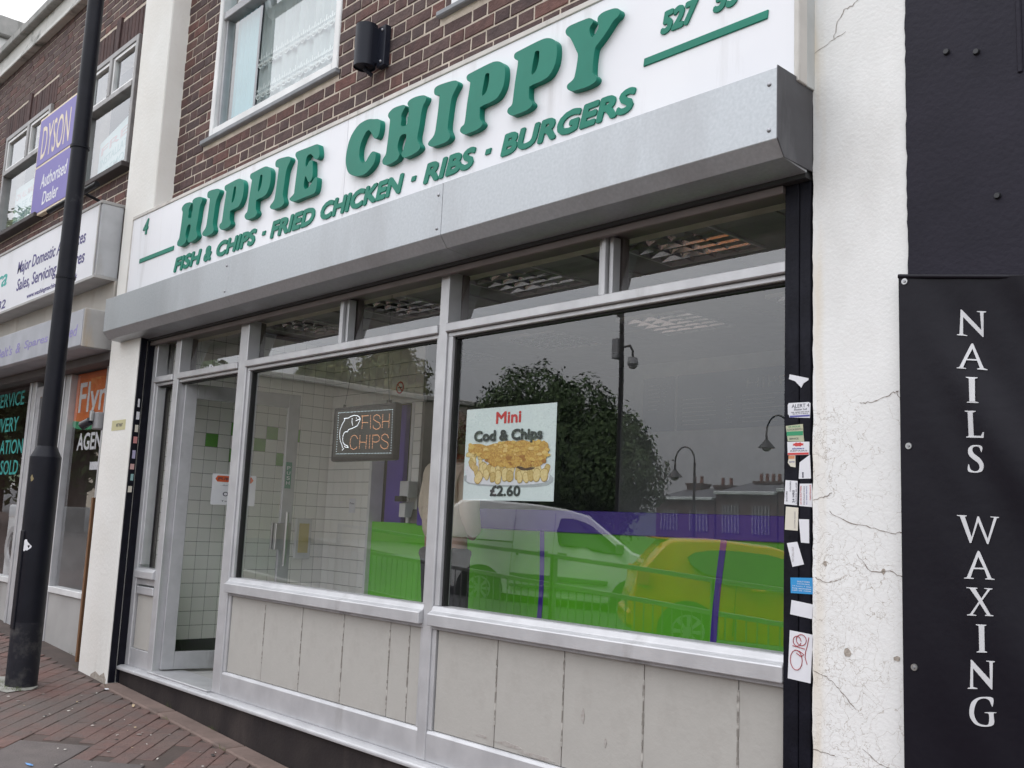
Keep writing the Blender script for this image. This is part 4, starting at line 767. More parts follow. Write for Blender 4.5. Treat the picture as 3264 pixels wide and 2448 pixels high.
# ================================================================== SHOP INTERIOR
def struct(o, label=None): o['kind'] = 'structure'; return o
tile_w = M('white_wall_tile', (.88,.87,.84), .22, vs=3, col2=(.84,.83,.8), rnd=[(.94,.94,.94),(1,1,1),(.97,.96,.95)])
tile_g = M('green_wall_tile', (.13,.4,.05), .25, vs=3)
grout = M('grout', (.2,.19,.18), .9)
floor_m = M('shop_floor_tile', (.5,.49,.48), .5, vs=2)
fl = struct(box('shop_floor', M('floor_grout',(.2,.2,.19),.9), None, -7.0,-1.75,.1,3.6,-.05,-.002,0))
fme = None
for i in range(9):
    for j in range(6):
        x = -7.0+i*.584; y = .205+j*.58
        o = MB().box(x+.002,x+.58,y+.002,y+.576,-.01,.001).build('floor_tile', floor_m, fl)
def tile_mesh(w,h,mat,axis):
    m = MB()
    if axis == 'x': m.box(0,.006,0,w,0,h)
    else: m.box(0,w,-.006,0,0,h)
    me = bpy.data.meshes.new('tile'); me.from_pydata(m.v,[],m.f); bm = bmesh.new(); bm.from_mesh(me); bmesh.ops.recalc_face_normals(bm, faces=bm.faces)
    bmesh.ops.bevel(bm, geom=bm.edges[:], offset=.0015, segments=1, affect='EDGES'); bm.to_mesh(me); bm.free(); me.materials.append(mat); return me
P_ = .1
tw = tile_mesh(.0965,.0965,tile_w,'x'); tg = tile_mesh(.0965,.0965,tile_g,'x'); bw = tile_mesh(.0965,.0965,tile_w,'y')
lw_ = struct(box('shop_wall_left', grout, None, -7.0,-6.957,.1,1.55,0,2.48,0))
greens = {(1,16),(3,15),(1,14),(5,16),(5,14),(7,15),(9,14),(8,16),(10,16)}
for i in range(14):
    for j in range(1,24):
        m = tg if (i,j) in greens else tw
        o = bpy.data.objects.new('tile', m); place(o, lw_, Vector((-6.957,.12+i*.1,.06+j*.1)))
box('skirting', M('black_skirting',(.02,.02,.02),.4), lw_, -6.957,-6.945,.1,1.5,.0,.16,.003)
# short back wall with an opening beside it, tiled
bwall = struct(MB().box(-6.957,-6.32,1.5,1.6,0,2.48).box(-6.32,-5.85,1.5,1.6,1.96,2.48).box(-5.85,-5.72,1.5,1.6,1.06,2.48).build('shop_wall_back', grout, None))
for i in range(13):
    for j in range(24):
        x = -6.945+i*.1; z = .06+j*.1
        if i > 5 and z < 1.93 and not (i >= 11 and z > 1.1): continue
        if x > -5.78: continue
        o = bpy.data.objects.new('tile', bw); place(o, bwall, Vector((x,1.5,z)))
trim_m = M('white_trim', (.7,.7,.7), .4)
MB().box(-6.345,-6.315,1.48,1.6,0,1.96).box(-5.86,-5.83,1.485,1.6,1.06,1.96).build('door_trim', trim_m, bwall, bevel=.003)
MB().box(-6.345,-5.70,1.47,1.5,1.945,1.985).build('head_trim', trim_m, bwall, bevel=.003)
pw_m = M('purple_wall_paint', (.11,.055,.42), .6, vs=3); dk0 = M('dark_green_grey',(.05,.055,.045),.8)
struct(box('kitchen_wall', dk0, None, -6.95,-5.6,1.68,1.72,0,2.48,0))
for a,b in ((-6.31,-6.1),(-6.0,-5.86)): struct(box('purple_board', pw_m, None, a,b,1.62,1.66,0,1.96,.003))
rear_m = M('rear_wall_paint', (.62,.62,.66), .7)
struct(box('shop_rear_wall', rear_m, None, -5.6,-1.75,3.55,3.6,0,2.48,0))
struct(box('shop_wall_right', rear_m, None, -1.76,-1.75,.12,3.55,0,2.48,0))
dk = M('dark_gap', (.03,.03,.03), .8)
# suspended ceiling
ct_m = M('ceiling_tile', (.36,.355,.35), .9, bump=.2, bs=150, rnd=[(.96,.96,.96),(1,1,1),(.92,.92,.92)])
ceil = struct(box('shop_ceiling', M('ceiling_grid',(.28,.28,.28),.6), None, -7.0,-1.75,.06,3.6,2.5,2.56,0))
LX = [-6.44,-5.27,-4.10,-2.93]; LY = [.87,2.35]
ctme = None
for i in range(9):
    for j in range(6):
        x = -6.99+i*.585; y = .30+j*.59-.24
        cx, cy = x+.29, y+.29
        if any(abs(cx-a) < .3 and abs(cy-b) < .3 for a in LX for b in LY): continue
        if ctme is None:
            o = MB().box(x+.006,x+.579,y+.006,y+.584,2.488,2.5).build('ceiling_tile', ct_m, ceil, bevel=.002); ctme = o.data; off = WL[o.name]-Vector((x,y,2.488))
        else:
            o = bpy.data.objects.new('ceiling_tile', ctme); place(o, ceil, Vector((x,y,2.488))+off)
chrome = M('louvre_chrome', (.75,.74,.72), .12, 1); troff = M('light_tray', (.03,.03,.03), .4)
def light(x, y, label):
    t = thing('ceiling_light', (x,y,2.47), label, 'ceiling light', 'louvred lights in the shop ceiling')
    MB().box(x-.285,x+.285,y-.285,y+.285,2.535,2.55).build('tray', troff, t)
    MB().box(x-.29,x-.275,y-.29,y+.29,2.476,2.53).box(x+.275,x+.29,y-.29,y+.29,2.476,2.53).box(x-.275,x+.275,y-.29,y-.275,2.476,2.53).box(x-.275,x+.275,y+.275,y+.29,2.476,2.53).build('frame', trim_m, t)
    for k in range(4):
        a = x-.275+.55*(k+.5)/4
        MB().cyl((a,y-.26,2.522),(a,y+.26,2.522),.012,n=6).build('tube', M('lamp_tube',(1,.97,.91),.4,col2=(1,.97,.91),emit=5), t)
    for k in range(1,4):
        a = x-.275+.55*k/4
        MB().add([(a-.018,y-.275,2.512),(a+.018,y-.275,2.512),(a,y-.275,2.478),(a-.018,y+.275,2.512),(a+.018,y+.275,2.512),(a,y+.275,2.478)],[(0,1,2),(3,5,4),(0,2,5,3),(1,4,5,2),(0,3,4,1)]).build('louvre', chrome, t)
    for k in range(1,6):
        b = y-.275+.55*k/6
        MB().add([(x-.275,b-.012,2.512),(x-.275,b+.012,2.512),(x-.275,b,2.476),(x+.275,b-.012,2.512),(x+.275,b+.012,2.512),(x+.275,b,2.476)],[(0,1,2),(3,5,4),(0,2,5,3),(1,4,5,2),(0,3,4,1)]).build('louvre', chrome, t)
names = ['leftmost','second from the left','third from the left','rightmost']
for j,y in enumerate(LY):
    for i,x in enumerate(LX): light(x, y, f'{names[i]} louvred light in the {"front" if j == 0 else "rear"} row of the shop ceiling')
# counter
counter_g = M('counter_green', (.15,.62,.025), .35, vs=2); counter_p = M('counter_purple', (.09,.04,.42), .35, vs=2)
ctr = thing('counter', (-3.75,1.7,0), 'bright green serving counter with purple top band inside the shop', 'counter')
box('front_panel', counter_g, ctr, -5.72,-1.77,1.5,1.53,.0,1.047,.003)
box('top_band', counter_p, ctr, -5.72,-1.77,1.48,1.53,1.047,1.18,.004)
box('worktop', M('steel_worktop',(.5,.5,.5),.35,.8), ctr, -5.7,-1.77,1.53,2.2,1.0,1.04,.004)
box('gate_panel', counter_g, ctr, -6.315,-5.725,1.515,1.545,.0,1.06,.003)
for xt,xb,bow in ((-4.46,-4.55,-.05),(-3.10,-3.157,.03)):
    m = MB(); n = 14
    def cx_(t): return xb+(xt-xb)*t+bow*math.sin(math.pi*t)*-1
    for k in range(n):
        t0, t1 = k/n, (k+1)/n; z0 = 1.047*t0; z1 = 1.047*t1
        m.quad((cx_(t0)-.02,1.497,z0),(cx_(t0)+.02,1.497,z0),(cx_(t1)+.02,1.497,z1),(cx_(t1)-.02,1.497,z1))
    m.build('stripe', counter_p, ctr, fix=False)
# menu boards
mb_m = M('menu_board_blue', (.1,.14,.22), .6)
def menu(x0,x1,z0,z1,label,title):
    t = thing('menu_board', ((x0+x1)/2,3.53,z0), label, 'menu board')
    box('board', mb_m, t, x0,x1,3.52,3.55,z0,z1,.004)
    mi = M('menu_ink',(.5,.53,.55),.7)
    if title: text('title','HIPPIE CHIPPY',x0+(x1-x0)*.28,x1-.5,z1-.15,z1-.07,3.519,mi,t,depth=.0006)
    n = 1 if not title else 4; w = (x1-x0-.1)/n; rr = random.Random(3)
    for c in range(n):
        xa = x0+.06+c*w
        ml = MB()
        for k in range(7):
            z = z1-(.2 if title else .06)-k*.034
            if z < z0+.03: break
            ml.box(xa,xa+w*rr.uniform(.45,.65),3.518,3.5195,z-.008,z); ml.box(xa+w*.74,xa+w*.84,3.518,3.5195,z-.008,z)
        ml.build('menu_lines', mi, t)
menu(-5.34,-5.02,1.9,2.35,'narrow blue menu board on the shop rear wall',False); menu(-4.98,-2.6,1.9,2.35,'wide blue menu board titled HIPPIE CHIPPY on the rear wall',True)
# no smoking sign, dispenser, framed yellow panel, notices
ns = thing('no_smoking_sign', (-6.02,1.494,2.03), 'red circle no smoking sign on the tiled wall', 'sign')
m = MB(); n = 24
for i in range(n):
    a0, a1 = 2*math.pi*i/n, 2*math.pi*(i+1)/n; c0 = Vector((-6.03,1.492,2.07))
    p = lambda a,r: c0+Vector((r*math.cos(a),0,r*math.sin(a))); m.quad(p(a0,.035),p(a0,.048),p(a1,.048),p(a1,.035))
d_ = Vector((.028,0,-.028)); w_ = Vector((.004,0,.004)); c0 = Vector((-6.03,1.492,2.07)); m.quad(c0-d_-w_,c0+d_-w_,c0+d_+w_,c0-d_+w_); m.build('ring', ink_red, ns, fix=False)
MB().cyl((-6.03,1.4935,2.07),(-6.03,1.493,2.07),.05,n=24).build('disc', paper, ns)
MB().box(-6.055,-6.005,1.4905,1.4915,2.066,2.074).build('cigarette', ink, ns)
dp = thing('napkin_dispenser', (-5.79,1.42,1.2), 'white dispenser box hanging on the tiled column by the counter', 'dispenser')
MB().box(-5.84,-5.74,1.4,1.49,1.24,1.36).build('box', trim_m, dp, bevel=.006); MB().box(-5.84,-5.74,1.36,1.4,1.21,1.25).build('tray', black_plastic, dp, bevel=.004)
MB().prism_x([(1.4,1.1),(1.46,1.1),(1.49,1.22),(1.4,1.2)],-5.83,-5.76).build('paper_slot', trim_m, dp, bevel=.003)
yp = thing('framed_panel', (-6.94,1.3,.74), 'cream framed panel on the tiled wall behind the open door', 'panel')
box('frame', trim_m, yp, -6.957,-6.935,1.23,1.38,.74,1.06,.01); box('panel', M('pale_yellow',(.6,.5,.2),.6), yp, -6.937,-6.931,1.26,1.35,.79,1.02,.002)
pn = thing('paper_notice', (-6.5,1.49,1.12), 'small white paper notice taped to the tiled back wall', 'notice'); MB().box(-6.6,-6.52,1.489,1.4925,1.12,1.23).build('paper', paper, pn); text('print','Please',-6.59,-6.53,1.185,1.2,1.4885,ink,pn,depth=.0003)
# pie poster on the open door
def on_door(p): return dxf(Vector((p.x, p.y, p.z)))
po = thing('pie_poster', (-6.5,.42,1.13), 'white opening notice with orange PUKKA heading on the open door', 'poster')
a0, a1 = .24,.55
MB().box(a0,a1,-.006,-.003,1.13,1.345).xf(dxf).build('paper', paper, po)
orange = M('poster_orange', (.65,.11,.03), .5)
MB().prism_y([(a0+.02,1.31),(a0+.035,1.29),(a1-.035,1.29),(a1-.02,1.31),(a1-.035,1.333),(a0+.035,1.333)],-.0072,-.006).xf(dxf).build('heading_band', orange, po)
text('heading','PUKKA-PIES',a0+.04,a1-.04,1.302,1.322,-.0078,ink,po,off=.02,depth=.0004,xf=on_door)
text('print','...don\u2019t compromise',a0+.06,a1-.06,1.258,1.273,-.0065,ink,po,depth=.0004,xf=on_door)
text('print','OPEN',a0+.08,a1-.08,1.19,1.222,-.0065,ink,po,off=.02,depth=.0004,xf=on_door,spacing=1.3)
text('print','Takeaway',a0+.07,a1-.07,1.148,1.162,-.0065,ink,po,depth=.0004,xf=on_door)
pu = thing('push_sticker', (-6.42,.77,1.28), 'green PUSH sticker on the edge of the open door', 'sticker')
MB().box(DW-.075,DW-.03,-.0245,-.0228,1.27,1.46).xf(dxf).build('vinyl', M('push_green',(.02,.2,.13),.5), pu)
for k,ch in enumerate('PUSH'): text('print',ch,DW-.065,DW-.04,1.405-k*.036,1.43-k*.036,-.0252,paper,pu,depth=.0003,xf=on_door)
# ------------------------------------------------------------------ mini cod poster on the inside of the glass
mp_ = thing('menu_poster', (-3.25,.052,1.18), 'pale poster reading Mini Cod & Chips with fish picture in the window', 'poster')
PX0, PX1, PZ0, PZ1, PY = -3.555,-2.963,1.181,1.604,.06
box('paper', M('poster_paper',(.66,.76,.74),.5,col2=(.6,.7,.69),vs=3), mp_, PX0,PX1,PY,PY+.0006,PZ0,PZ1,0)
pu_ = lambda u: PX0+(PX1-PX0)*u
pv_ = lambda v: PZ1-(PZ1-PZ0)*v
Y1 = PY-.0008
text('title','Mini',pu_(.35),pu_(.63),pv_(.18),pv_(.05),Y1,ink_red,mp_,bold=.05,depth=.0006)
text('title','Cod & Chips',pu_(.11),pu_(.87),pv_(.4),pv_(.245),Y1-.0045,M('poster_black',(.04,.05,.05),.5),mp_,bold=.05,depth=.0006)
text('price','\u00a32.60',pu_(.32),pu_(.655),pv_(.955),pv_(.84),Y1-.0012,MATS['poster_black'],mp_,bold=.05,depth=.0006)
def blob(name, pts, y, mat, sm=3): return MB().prism_y(catmull([(pu_(u),pv_(v+.022)) for u,v in pts],sm)[::-1], y-.0003, y+.0001).build(name, mat, mp_)
blob('tray_shadow', [(.05,.68),(.06,.8),(.5,.835),(.93,.82),(.95,.7),(.5,.6)], Y1+.0004, M('print_shadow',(.4,.45,.46),.6))
blob('tray', [(.04,.6),(.04,.72),(.08,.79),(.5,.815),(.9,.79),(.95,.7),(.93,.6),(.5,.5)], Y1, M('print_tray',(.74,.77,.8),.5))
batter = M('print_batter', (.58,.37,.09), .6, col2=(.42,.22,.05), vs=120, vd=6, vlo=.4, vhi=.62); batter2 = M('print_batter_light', (.68,.48,.14), .6, col2=(.55,.35,.08), vs=120, vd=6, vlo=.38, vhi=.6)
chipA = M('print_chip', (.74,.63,.32), .6, col2=(.62,.48,.2), vs=90); chipB = M('print_chip_dark', (.6,.47,.2), .6, col2=(.45,.32,.1), vs=90)
chip_edge = M('print_chip_edge', (.4,.27,.07), .6)
rr = random.Random(4); k = 0
def chip(u, v, a, ln, wd):
    global k
    c_, s_ = math.cos(a), math.sin(a)
    sh = [(p*rr.uniform(.9,1.1), q*rr.uniform(.85,1.15)) for p,q in ((-1,-.5),(-.95,.6),(-.2,1),(.75,.85),(1.05,.1),(.7,-.8),(-.3,-.9))]
    for sc_, mt, dz in ((1.12,chip_edge,0),(1,chipA if k % 3 else chipB,.00002)):
        blob('chip', [(u+c_*ln*p*sc_-s_*wd*q*sc_, v+(s_*ln*p*sc_+c_*wd*q*sc_)*1.4) for p,q in sh], Y1-.0004-.00004*k-dz, mt, 3)
    k += 1
for i in range(12): chip(.07+.17*rr.random(), .47+.2*rr.random(), R(rr.uniform(-20,90)), rr.uniform(.03,.05), rr.uniform(.018,.026))
for i in range(16): chip(.15+.77*i/15+rr.uniform(-.02,.02), .655+rr.uniform(-.02,.02), R(rr.uniform(60,120)), rr.uniform(.04,.055), rr.uniform(.02,.03))
for i in range(11): chip(.19+.72*i/10+rr.uniform(-.02,.02), .715+rr.uniform(-.015,.02), R(rr.uniform(50,130)), rr.uniform(.035,.05), rr.uniform(.026,.04))
YF = Y1-.0004-.00004*k-.0002
fish_o = [(.045,.4),(.05,.45),(.1,.47),(.16,.48),(.2,.52),(.26,.545),(.3,.585),(.36,.625),(.41,.6),(.46,.625),(.52,.615),(.58,.635),(.64,.615),(.7,.64),(.77,.625),(.82,.63),(.88,.6),(.92,.53),(.935,.45),(.92,.385),(.87,.375),(.8,.36),(.73,.365),(.66,.345),(.58,.36),(.5,.345),(.42,.365),(.34,.37),(.26,.39),(.2,.37),(.12,.365),(.07,.375)]
blob('fish', fish_o, YF, batter, 3)
crumbs = [batter2, M('print_crumb_dark',(.4,.2,.045),.6,col2=(.3,.13,.03),vs=150), M('print_crumb_gold',(.64,.42,.12),.6,col2=(.5,.3,.06),vs=150), M('print_crumb_pale',(.76,.58,.24),.6,col2=(.64,.44,.14),vs=150)]
def infish(u, v):
    c_ = False; n_ = len(fish_o)
    for i in range(n_):
        (x1,y1),(x2,y2) = fish_o[i], fish_o[(i+1)%n_]
        if (y1 > v) != (y2 > v) and u < (x2-x1)*(v-y1)/(y2-y1)+x1: c_ = not c_
    return c_
i = 0
while i < 95:
    u, v = rr.uniform(.05,.93), rr.uniform(.36,.63)
    if not infish(u, v): continue
    top_ = (v-.36)/.27; w_ = rr.uniform(.012,.035); mt = crumbs[rr.choice([0,3,0,2]) if top_ < .55 else rr.choice([1,2,1,2,0])]
    blob('batter_crumb', [(u+w_*math.cos(q)*rr.uniform(.6,1.2), v+w_*math.sin(q)*rr.uniform(.4,.9)) for q in [z*math.pi/4 for z in range(8)]], YF-.0003-.00001*i, mt, 2); i += 1
blob('fish_shadow', [(.6,.62),(.66,.66),(.76,.66),(.8,.635),(.7,.63)], YF+.0001, M('print_dark',(.09,.05,.03),.7), 3)
# ------------------------------------------------------------------ LED sign
ls = thing('led_sign', (-4.49,.14,1.39), 'black LED sign reading FISH CHIPS hanging in the window', 'sign')
MB().box(-4.785,-4.205,.118,.168,1.385,1.69).build('case', black_plastic, ls, bevel=.012, seg=2)
box('face', M('led_face',(.025,.03,.032),.2), ls, -4.755,-4.232,.1155,.1185,1.41,1.672,.001)
def emis(n_, c, s): return M(n_, c, .5, emit=s)
for key, mt, nm, step, rad in (('w',emis('led_white',(.85,.9,.95),.8),'white_leds',.0075,.0021),('a',emis('led_amber',(.85,.4,.18),.4),'amber_leds',.0085,.0021),('b',emis('led_border',(.6,.75,.8),.45),'border_leds',.0135,.002)):
    m = MB()
    for pl in D['LED'][key]:
        acc = 0
        for q in range(len(pl)-1):
            a, b = Vector(pl[q]), Vector(pl[q+1]); d = (b-a).length; t = acc
            while t < d:
                p = a.lerp(b, t/d if d else 0); m.sphere((p.x,.1145,p.y),rad,6,4); t += step
            acc = t-d
    o = m.build(nm, mt, ls, fix=False); o['kind'] = 'stuff'
for x in (-4.71,-4.30,-4.28): MB().cyl((x,.14,1.69),(x,.14,1.705),.008).build('hook', black_plastic, ls)
MB().tube([(-4.71,.14,1.7),(-4.62,.2,2.48)],.0012,5).build('wire', dk, ls); MB().tube([(-4.29,.14,1.7),(-4.36,.16,2.0),(-4.4,.2,2.48)],.0016,5).build('wire', dk, ls)
# ------------------------------------------------------------------ customer
def skin(name, verts, edges, rad, mat, parent, root=0, sub=2, wl=(0,0,0)):
    me = bpy.data.meshes.new(name); me.from_pydata(verts,edges,[])
    o = bpy.data.objects.new(name, me); COL.objects.link(o)
    mod = o.modifiers.new('skin','SKIN'); mod.use_smooth_shade = True
    for i,r_ in enumerate(rad):
        sv = me.skin_vertices[0].data[i]; sv.radius = r_ if hasattr(r_,'__len__') else (r_,r_); sv.use_root = (i == root)
    sd = o.modifiers.new('sub','SUBSURF'); sd.levels = sub; sd.render_levels = sub
    dg = bpy.context.evaluated_depsgraph_get(); dg.update(); m2 = bpy.data.meshes.new_from_object(o.evaluated_get(dg)); bpy.data.objects.remove(o)
    m2.materials.clear()
    for p in m2.polygons: p.use_smooth = True
    return from_mesh(name, m2, parent, mat, wl)
PXc, PYc = -4.86, 1.05
per = thing('person', (PXc,PYc,0), 'customer in cream jacket and black trousers, hands in pockets, standing at the counter', 'person')
sk = M('skin', (.42,.24,.17), .6)
def T(l): return [(PXc+a,PYc+b,c) for a,b,c in l]
B_ = T([(0,0,.95),(0,0,1.15),(0,.02,1.36),(0,.03,1.47),(0,.05,1.58),(0,.055,1.68),(-.1,0,.9),(-.11,.02,.5),(-.12,-.02,.08),(-.13,.14,.05),(.1,0,.9),(.11,.02,.5),(.12,-.02,.08),(.13,.14,.05),(-.16,.02,1.40),(-.2,.0,1.13),(-.15,.09,1.0),(-.12,.1,.99),(.16,.02,1.40),(.2,.0,1.13),(.15,.09,1.0),(.12,.1,.99)])
B_.append((PXc,PYc+.16,1.6))
E_ = [(4,22),(0,1),(1,2),(2,3),(3,4),(4,5),(0,6),(6,7),(7,8),(8,9),(0,10),(10,11),(11,12),(12,13),(2,14),(14,15),(15,16),(16,17),(2,18),(18,19),(19,20),(20,21)]
Rr_ = [(.15,.11),(.13,.1),(.15,.1),(.055,.055),(.085,.095),(.08,.095),.085,.058,.042,.04,.085,.058,.042,.04,.06,.045,.035,.03,.06,.045,.035,.03,.014]
skin('body', B_, E_, Rr_, sk, per)
jk = M('cream_jacket', (.66,.58,.46), .85, col2=(.58,.5,.4), vs=6, bump=.4, bs=12)
skin('jacket', T([(0,0,.93),(0,0,1.1),(0,.01,1.3),(0,.02,1.43),(-.165,.02,1.39),(-.21,.0,1.14),(-.16,.1,1.0),(.165,.02,1.39),(.21,.0,1.14),(.16,.1,1.0)]), [(0,1),(1,2),(2,3),(2,4),(4,5),(5,6),(2,7),(7,8),(8,9)], [(.2,.15),(.185,.14),(.185,.135),(.08,.08),.085,.068,.05,.085,.068,.05], jk, per)
tr_ = M('black_trousers', (.012,.012,.015), .85)
skin('trousers', T([(0,0,.96),(-.1,0,.86),(-.112,.02,.5),(-.12,-.02,.1),(.1,0,.86),(.112,.02,.5),(.12,-.02,.1)]), [(0,1),(1,2),(2,3),(0,4),(4,5),(5,6)], [(.16,.12),.1,.075,.062,.1,.075,.062], tr_, per)
hr = M('red_brown_hair', (.13,.03,.02), .7, bump=.5, bs=60)
hm = MB().sphere((PXc,PYc+.035,1.665),.112,22,14,(.95,1.05,1.12)).sphere((PXc,PYc-.045,1.53),.1,20,12,(1.05,.55,1.5))
hm.v = [(x+.006*math.sin(90*z+40*x), y+.006*math.sin(70*x+30*z), z) for x,y,z in hm.v]
hm.build('hair', hr, per, smooth=True)
skin('scarf', T([(-.09,.03,1.475),(0,-.05,1.48),(.09,.03,1.475),(0,.11,1.46)]), [(0,1),(1,2),(2,3),(3,0)], [.035]*4, M('red_scarf',(.35,.06,.04),.9), per)
# ================================================================== APPLIANCE SHOP (left)
apl = thing('appliance_shop', (-10,.2,gz(-10)), 'brown brick appliance repair shop building with white parapet on the left', 'building')
WZ0, WZ1 = 3.88, 5.02
holes = [(-9.05,-7.95,WZ0,WZ1),(-11.45,-10.06,WZ0,WZ1),(-14.2,-12.8,WZ0,WZ1)]
wb = MB()
for a,b in ((-7.95,-7.58),(-10.06,-9.05),(-12.8,-11.45),(-16,-14.2)): wb.box(a,b,YW+.0045,YW+.2,2.3,5.85)
for a,b,c,d in holes: wb.box(a,b,YW+.0045,YW+.2,2.3,WZ0).box(a,b,YW+.0045,YW+.2,WZ1,5.85)
wall2 = wb.build('brick_wall', mortar, apl)
lints = [(-9.12,-7.9,WZ1,5.29),(-11.62,-10.0,WZ1,5.29),(-14.3,-12.7,WZ1,5.29)]
brickwork(wall2, -16,-7.58,3.3,5.83,YW,holes+lints,300,lambda x,z: -x+ (0 if z > 3.35 else 3)+abs(z-4.6)*.3,8)
for a,b,c,d in lints[:2]:
    n = int((b-a)/.075); w = (b-a)/n; mid = n//2
    for i in range(n):
        x = a+w*(i+.5)
        if i == mid:
            MB().prism_y([(x-.03,c),(x+.03,c),(x+.05,d+.05),(x-.05,d+.05)],YW-.018,YW+.03).build('keystone', brick_mat, wall2, bevel=.004)
        elif abs(x-(a+w*(mid+.5))) > .055:
            MB().box(x-w/2+.005,x+w/2-.005,YW+random.uniform(-.006,-.002),YW+.04,c+.002,d).build('lintel_brick', lintel_mat, wall2, bevel=.003)
lo = lints[2]
lm = MB()
for i in range(20): lm.box(lo[0]+.08*i,lo[0]+.08*i+.068,YW-.004,YW+.04,lo[2],lo[3])
lm.build('lintel_bricks', brick_isl, wall2)
stone = M('weathered_parapet', (.62,.61,.59), .85, col2=(.52,.51,.49), vs=3, bump=.4, bs=25, dirt=(.14,.14,.13), ds=3, dlo=.52, dhi=.7, dstretch=(1,1,1.4))
for i in range(6):
    a = -16.2+i*1.45
    MB().prism_x([(-.05,5.83),(.2,5.83),(.2,6.05),(-.03,6.05),(-.03,5.9)],a,min(a+1.445,-7.58)).build('parapet_stone', stone, apl, bevel=.008)
cop = M('coping_stone', (.34,.33,.32), .9, col2=(.24,.24,.23), vs=5, bump=.3, dirt=(.1,.1,.09), ds=4)
for i in range(8):
    a = -16.2+i*1.08
    MB().box(a,min(a+1.075,-7.58),-.1,.22,6.05,6.14).build('coping', cop, apl, bevel=.01)
box('roof', MATS['roof_felt'], apl, -16,-7.6,.22,8,5.7,5.83); box('rear_wall', MATS['rear_wall_brick'], apl, -16,-7.6,7.9,8.1,-.2,5.7); box('end_wall', MATS['rear_wall_brick'], apl, -16.2,-16,.0,8,-.2,5.83)
box('upper_room_wall', M('dim_room',(.22,.23,.24),.9), apl, -16,-7.6,2.0,2.05,3.5,5.7,0); box('upper_floor', MATS['dark_floor'], apl, -16,-7.6,.24,7.9,3.35,3.42,0)
grey_frame = M('grey_window_frame', (.32,.31,.31), .5, .2, vs=8, dirt=(.16,.15,.15), ds=5)
post_m = M('window_poster_pale', (.55,.63,.65), .6, col2=(.48,.57,.6), vs=3)
ink_pink = M('ink_pink', (.58,.4,.43), .6); ink_teal = M('ink_teal', (.36,.52,.55), .6)
def awin(x0,x1,mid,label,posters):
    w = thing('upper_window', ((x0+x1)/2,.1,WZ0), label, 'window')
    t = .05
    MB().box(x0,x0+t,.0,.09,WZ0,WZ1).box(x1-t,x1,.0,.09,WZ0,WZ1).box(x0+t,x1-t,.0,.09,WZ1-t,WZ1).box(x0+t,x1-t,.0,.09,WZ0,WZ0+t).build('frame', grey_frame, w, bevel=.004)
    box('transom', grey_frame, w, x0+t,x1-t,.0-.006,.09,4.57,4.62,.004); box('mullion', grey_frame, w, mid-.03,mid+.03,.0-.006,.09,4.62,WZ1-t,.004)
    for a,b in ((x0+t,mid-.03),(mid+.03,x1-t)):
        MB().box(a,a+.03,.01,.05,4.62,WZ1-t).box(b-.03,b,.01,.05,4.62,WZ1-t).box(a+.03,b-.03,.01,.05,4.62,4.65).box(a+.03,b-.03,.01,.05,WZ1-t-.03,WZ1-t).build('sash', win_white, w, bevel=.003)
        MB().quad((a+.03,.035,4.65),(b-.03,.035,4.65),(b-.03,.035,WZ1-t-.03),(a+.03,.035,WZ1-t-.03)).build('pane', GL2, w, fix=False)
    MB().quad((x0+t,.045,WZ0+t),(x1-t,.045,WZ0+t),(x1-t,.045,4.57),(x0+t,.045,4.57)).build('pane', GL2, w, fix=False)
    box('sill', M('dark_sill',(.06,.05,.05),.7), w, x0-.06,x1+.06,-.06,.1,WZ0-.05,WZ0-.003,.005)
    if posters:
        p = thing('window_poster', ((x0+x1)/2,.14,WZ0+.05), posters[0], 'poster')
        m = MB().quad((x0+.07,.14,WZ0+.06),(x1-.07,.14,WZ0+.06),(x1-.07,.14,posters[2]),(x0+.07,.14,posters[1])).build('sheet', post_m, p, fix=False)
        for k,(s,mt) in enumerate(posters[3]):
            z = posters[1]-.1-k*.115; xa = x0+.12; xb = x1-.2+(.02*(k%3))
            sh = (posters[2]-posters[1])/(x1-x0)
            text('lettering', s, xa, xb, z-.05, z+.025, .138, mt, p, depth=.0006, off=.012, xf=lambda v: Vector((v.x,v.y,v.z+sh*(v.x-x0))))
awin(-9.05,-7.95,-8.52,'grey framed upstairs window right of the purple board',('pale sheet poster sagging in the upstairs window beside the pillar',4.35,4.52,[('FREE',ink_pink),('INSTALLATION',ink_teal),('& REMOVAL',ink_teal)]))
awin(-11.45,-10.06,-10.7,'grey framed upstairs window left of the purple board',('pale poster reading ON ALL MACHINE SALES in the left upstairs window',4.46,4.46,[('ON ALL MACHINE SALES',ink_pink),('FREE OFFERS',ink_teal),('FREE DELIVERY',ink_teal),('INSTALLATION & REMOVAL',ink_teal)]))
awin(-14.2,-12.8,-13.5,'far grey framed upstairs window at the left end of the building',None)
# purple dealer board
dy = thing('dealer_board', (-9.7,0,3.86), 'purple DYSON authorised dealer board with cream border on the brick wall', 'sign')
purple = M('board_purple', (.17,.14,.42), .5, vs=2, col2=(.15,.12,.38)); creamb = M('board_cream', (.78,.66,.5), .5)
box('border', creamb, dy, -10.21,-9.19,-.03,.02,3.84,4.87,.003); box('panel', purple, dy, -10.185,-9.215,-.034,-.029,3.865,4.345,.001); box('panel', purple, dy, -10.185,-9.215,-.034,-.029,4.37,4.845,.001)
text('lettering','DYSON',-10.08,-9.32,4.42,4.76,-.0345,creamb,dy,off=.0,depth=.0012); text('lettering','Authorised',-9.98,-9.27,4.10,4.24,-.0345,paper,dy,shear=.15,off=.012,depth=.0012); text('lettering','Dealer',-9.88,-9.45,3.92,4.05,-.0345,paper,dy,shear=.15,off=.012,depth=.0012)
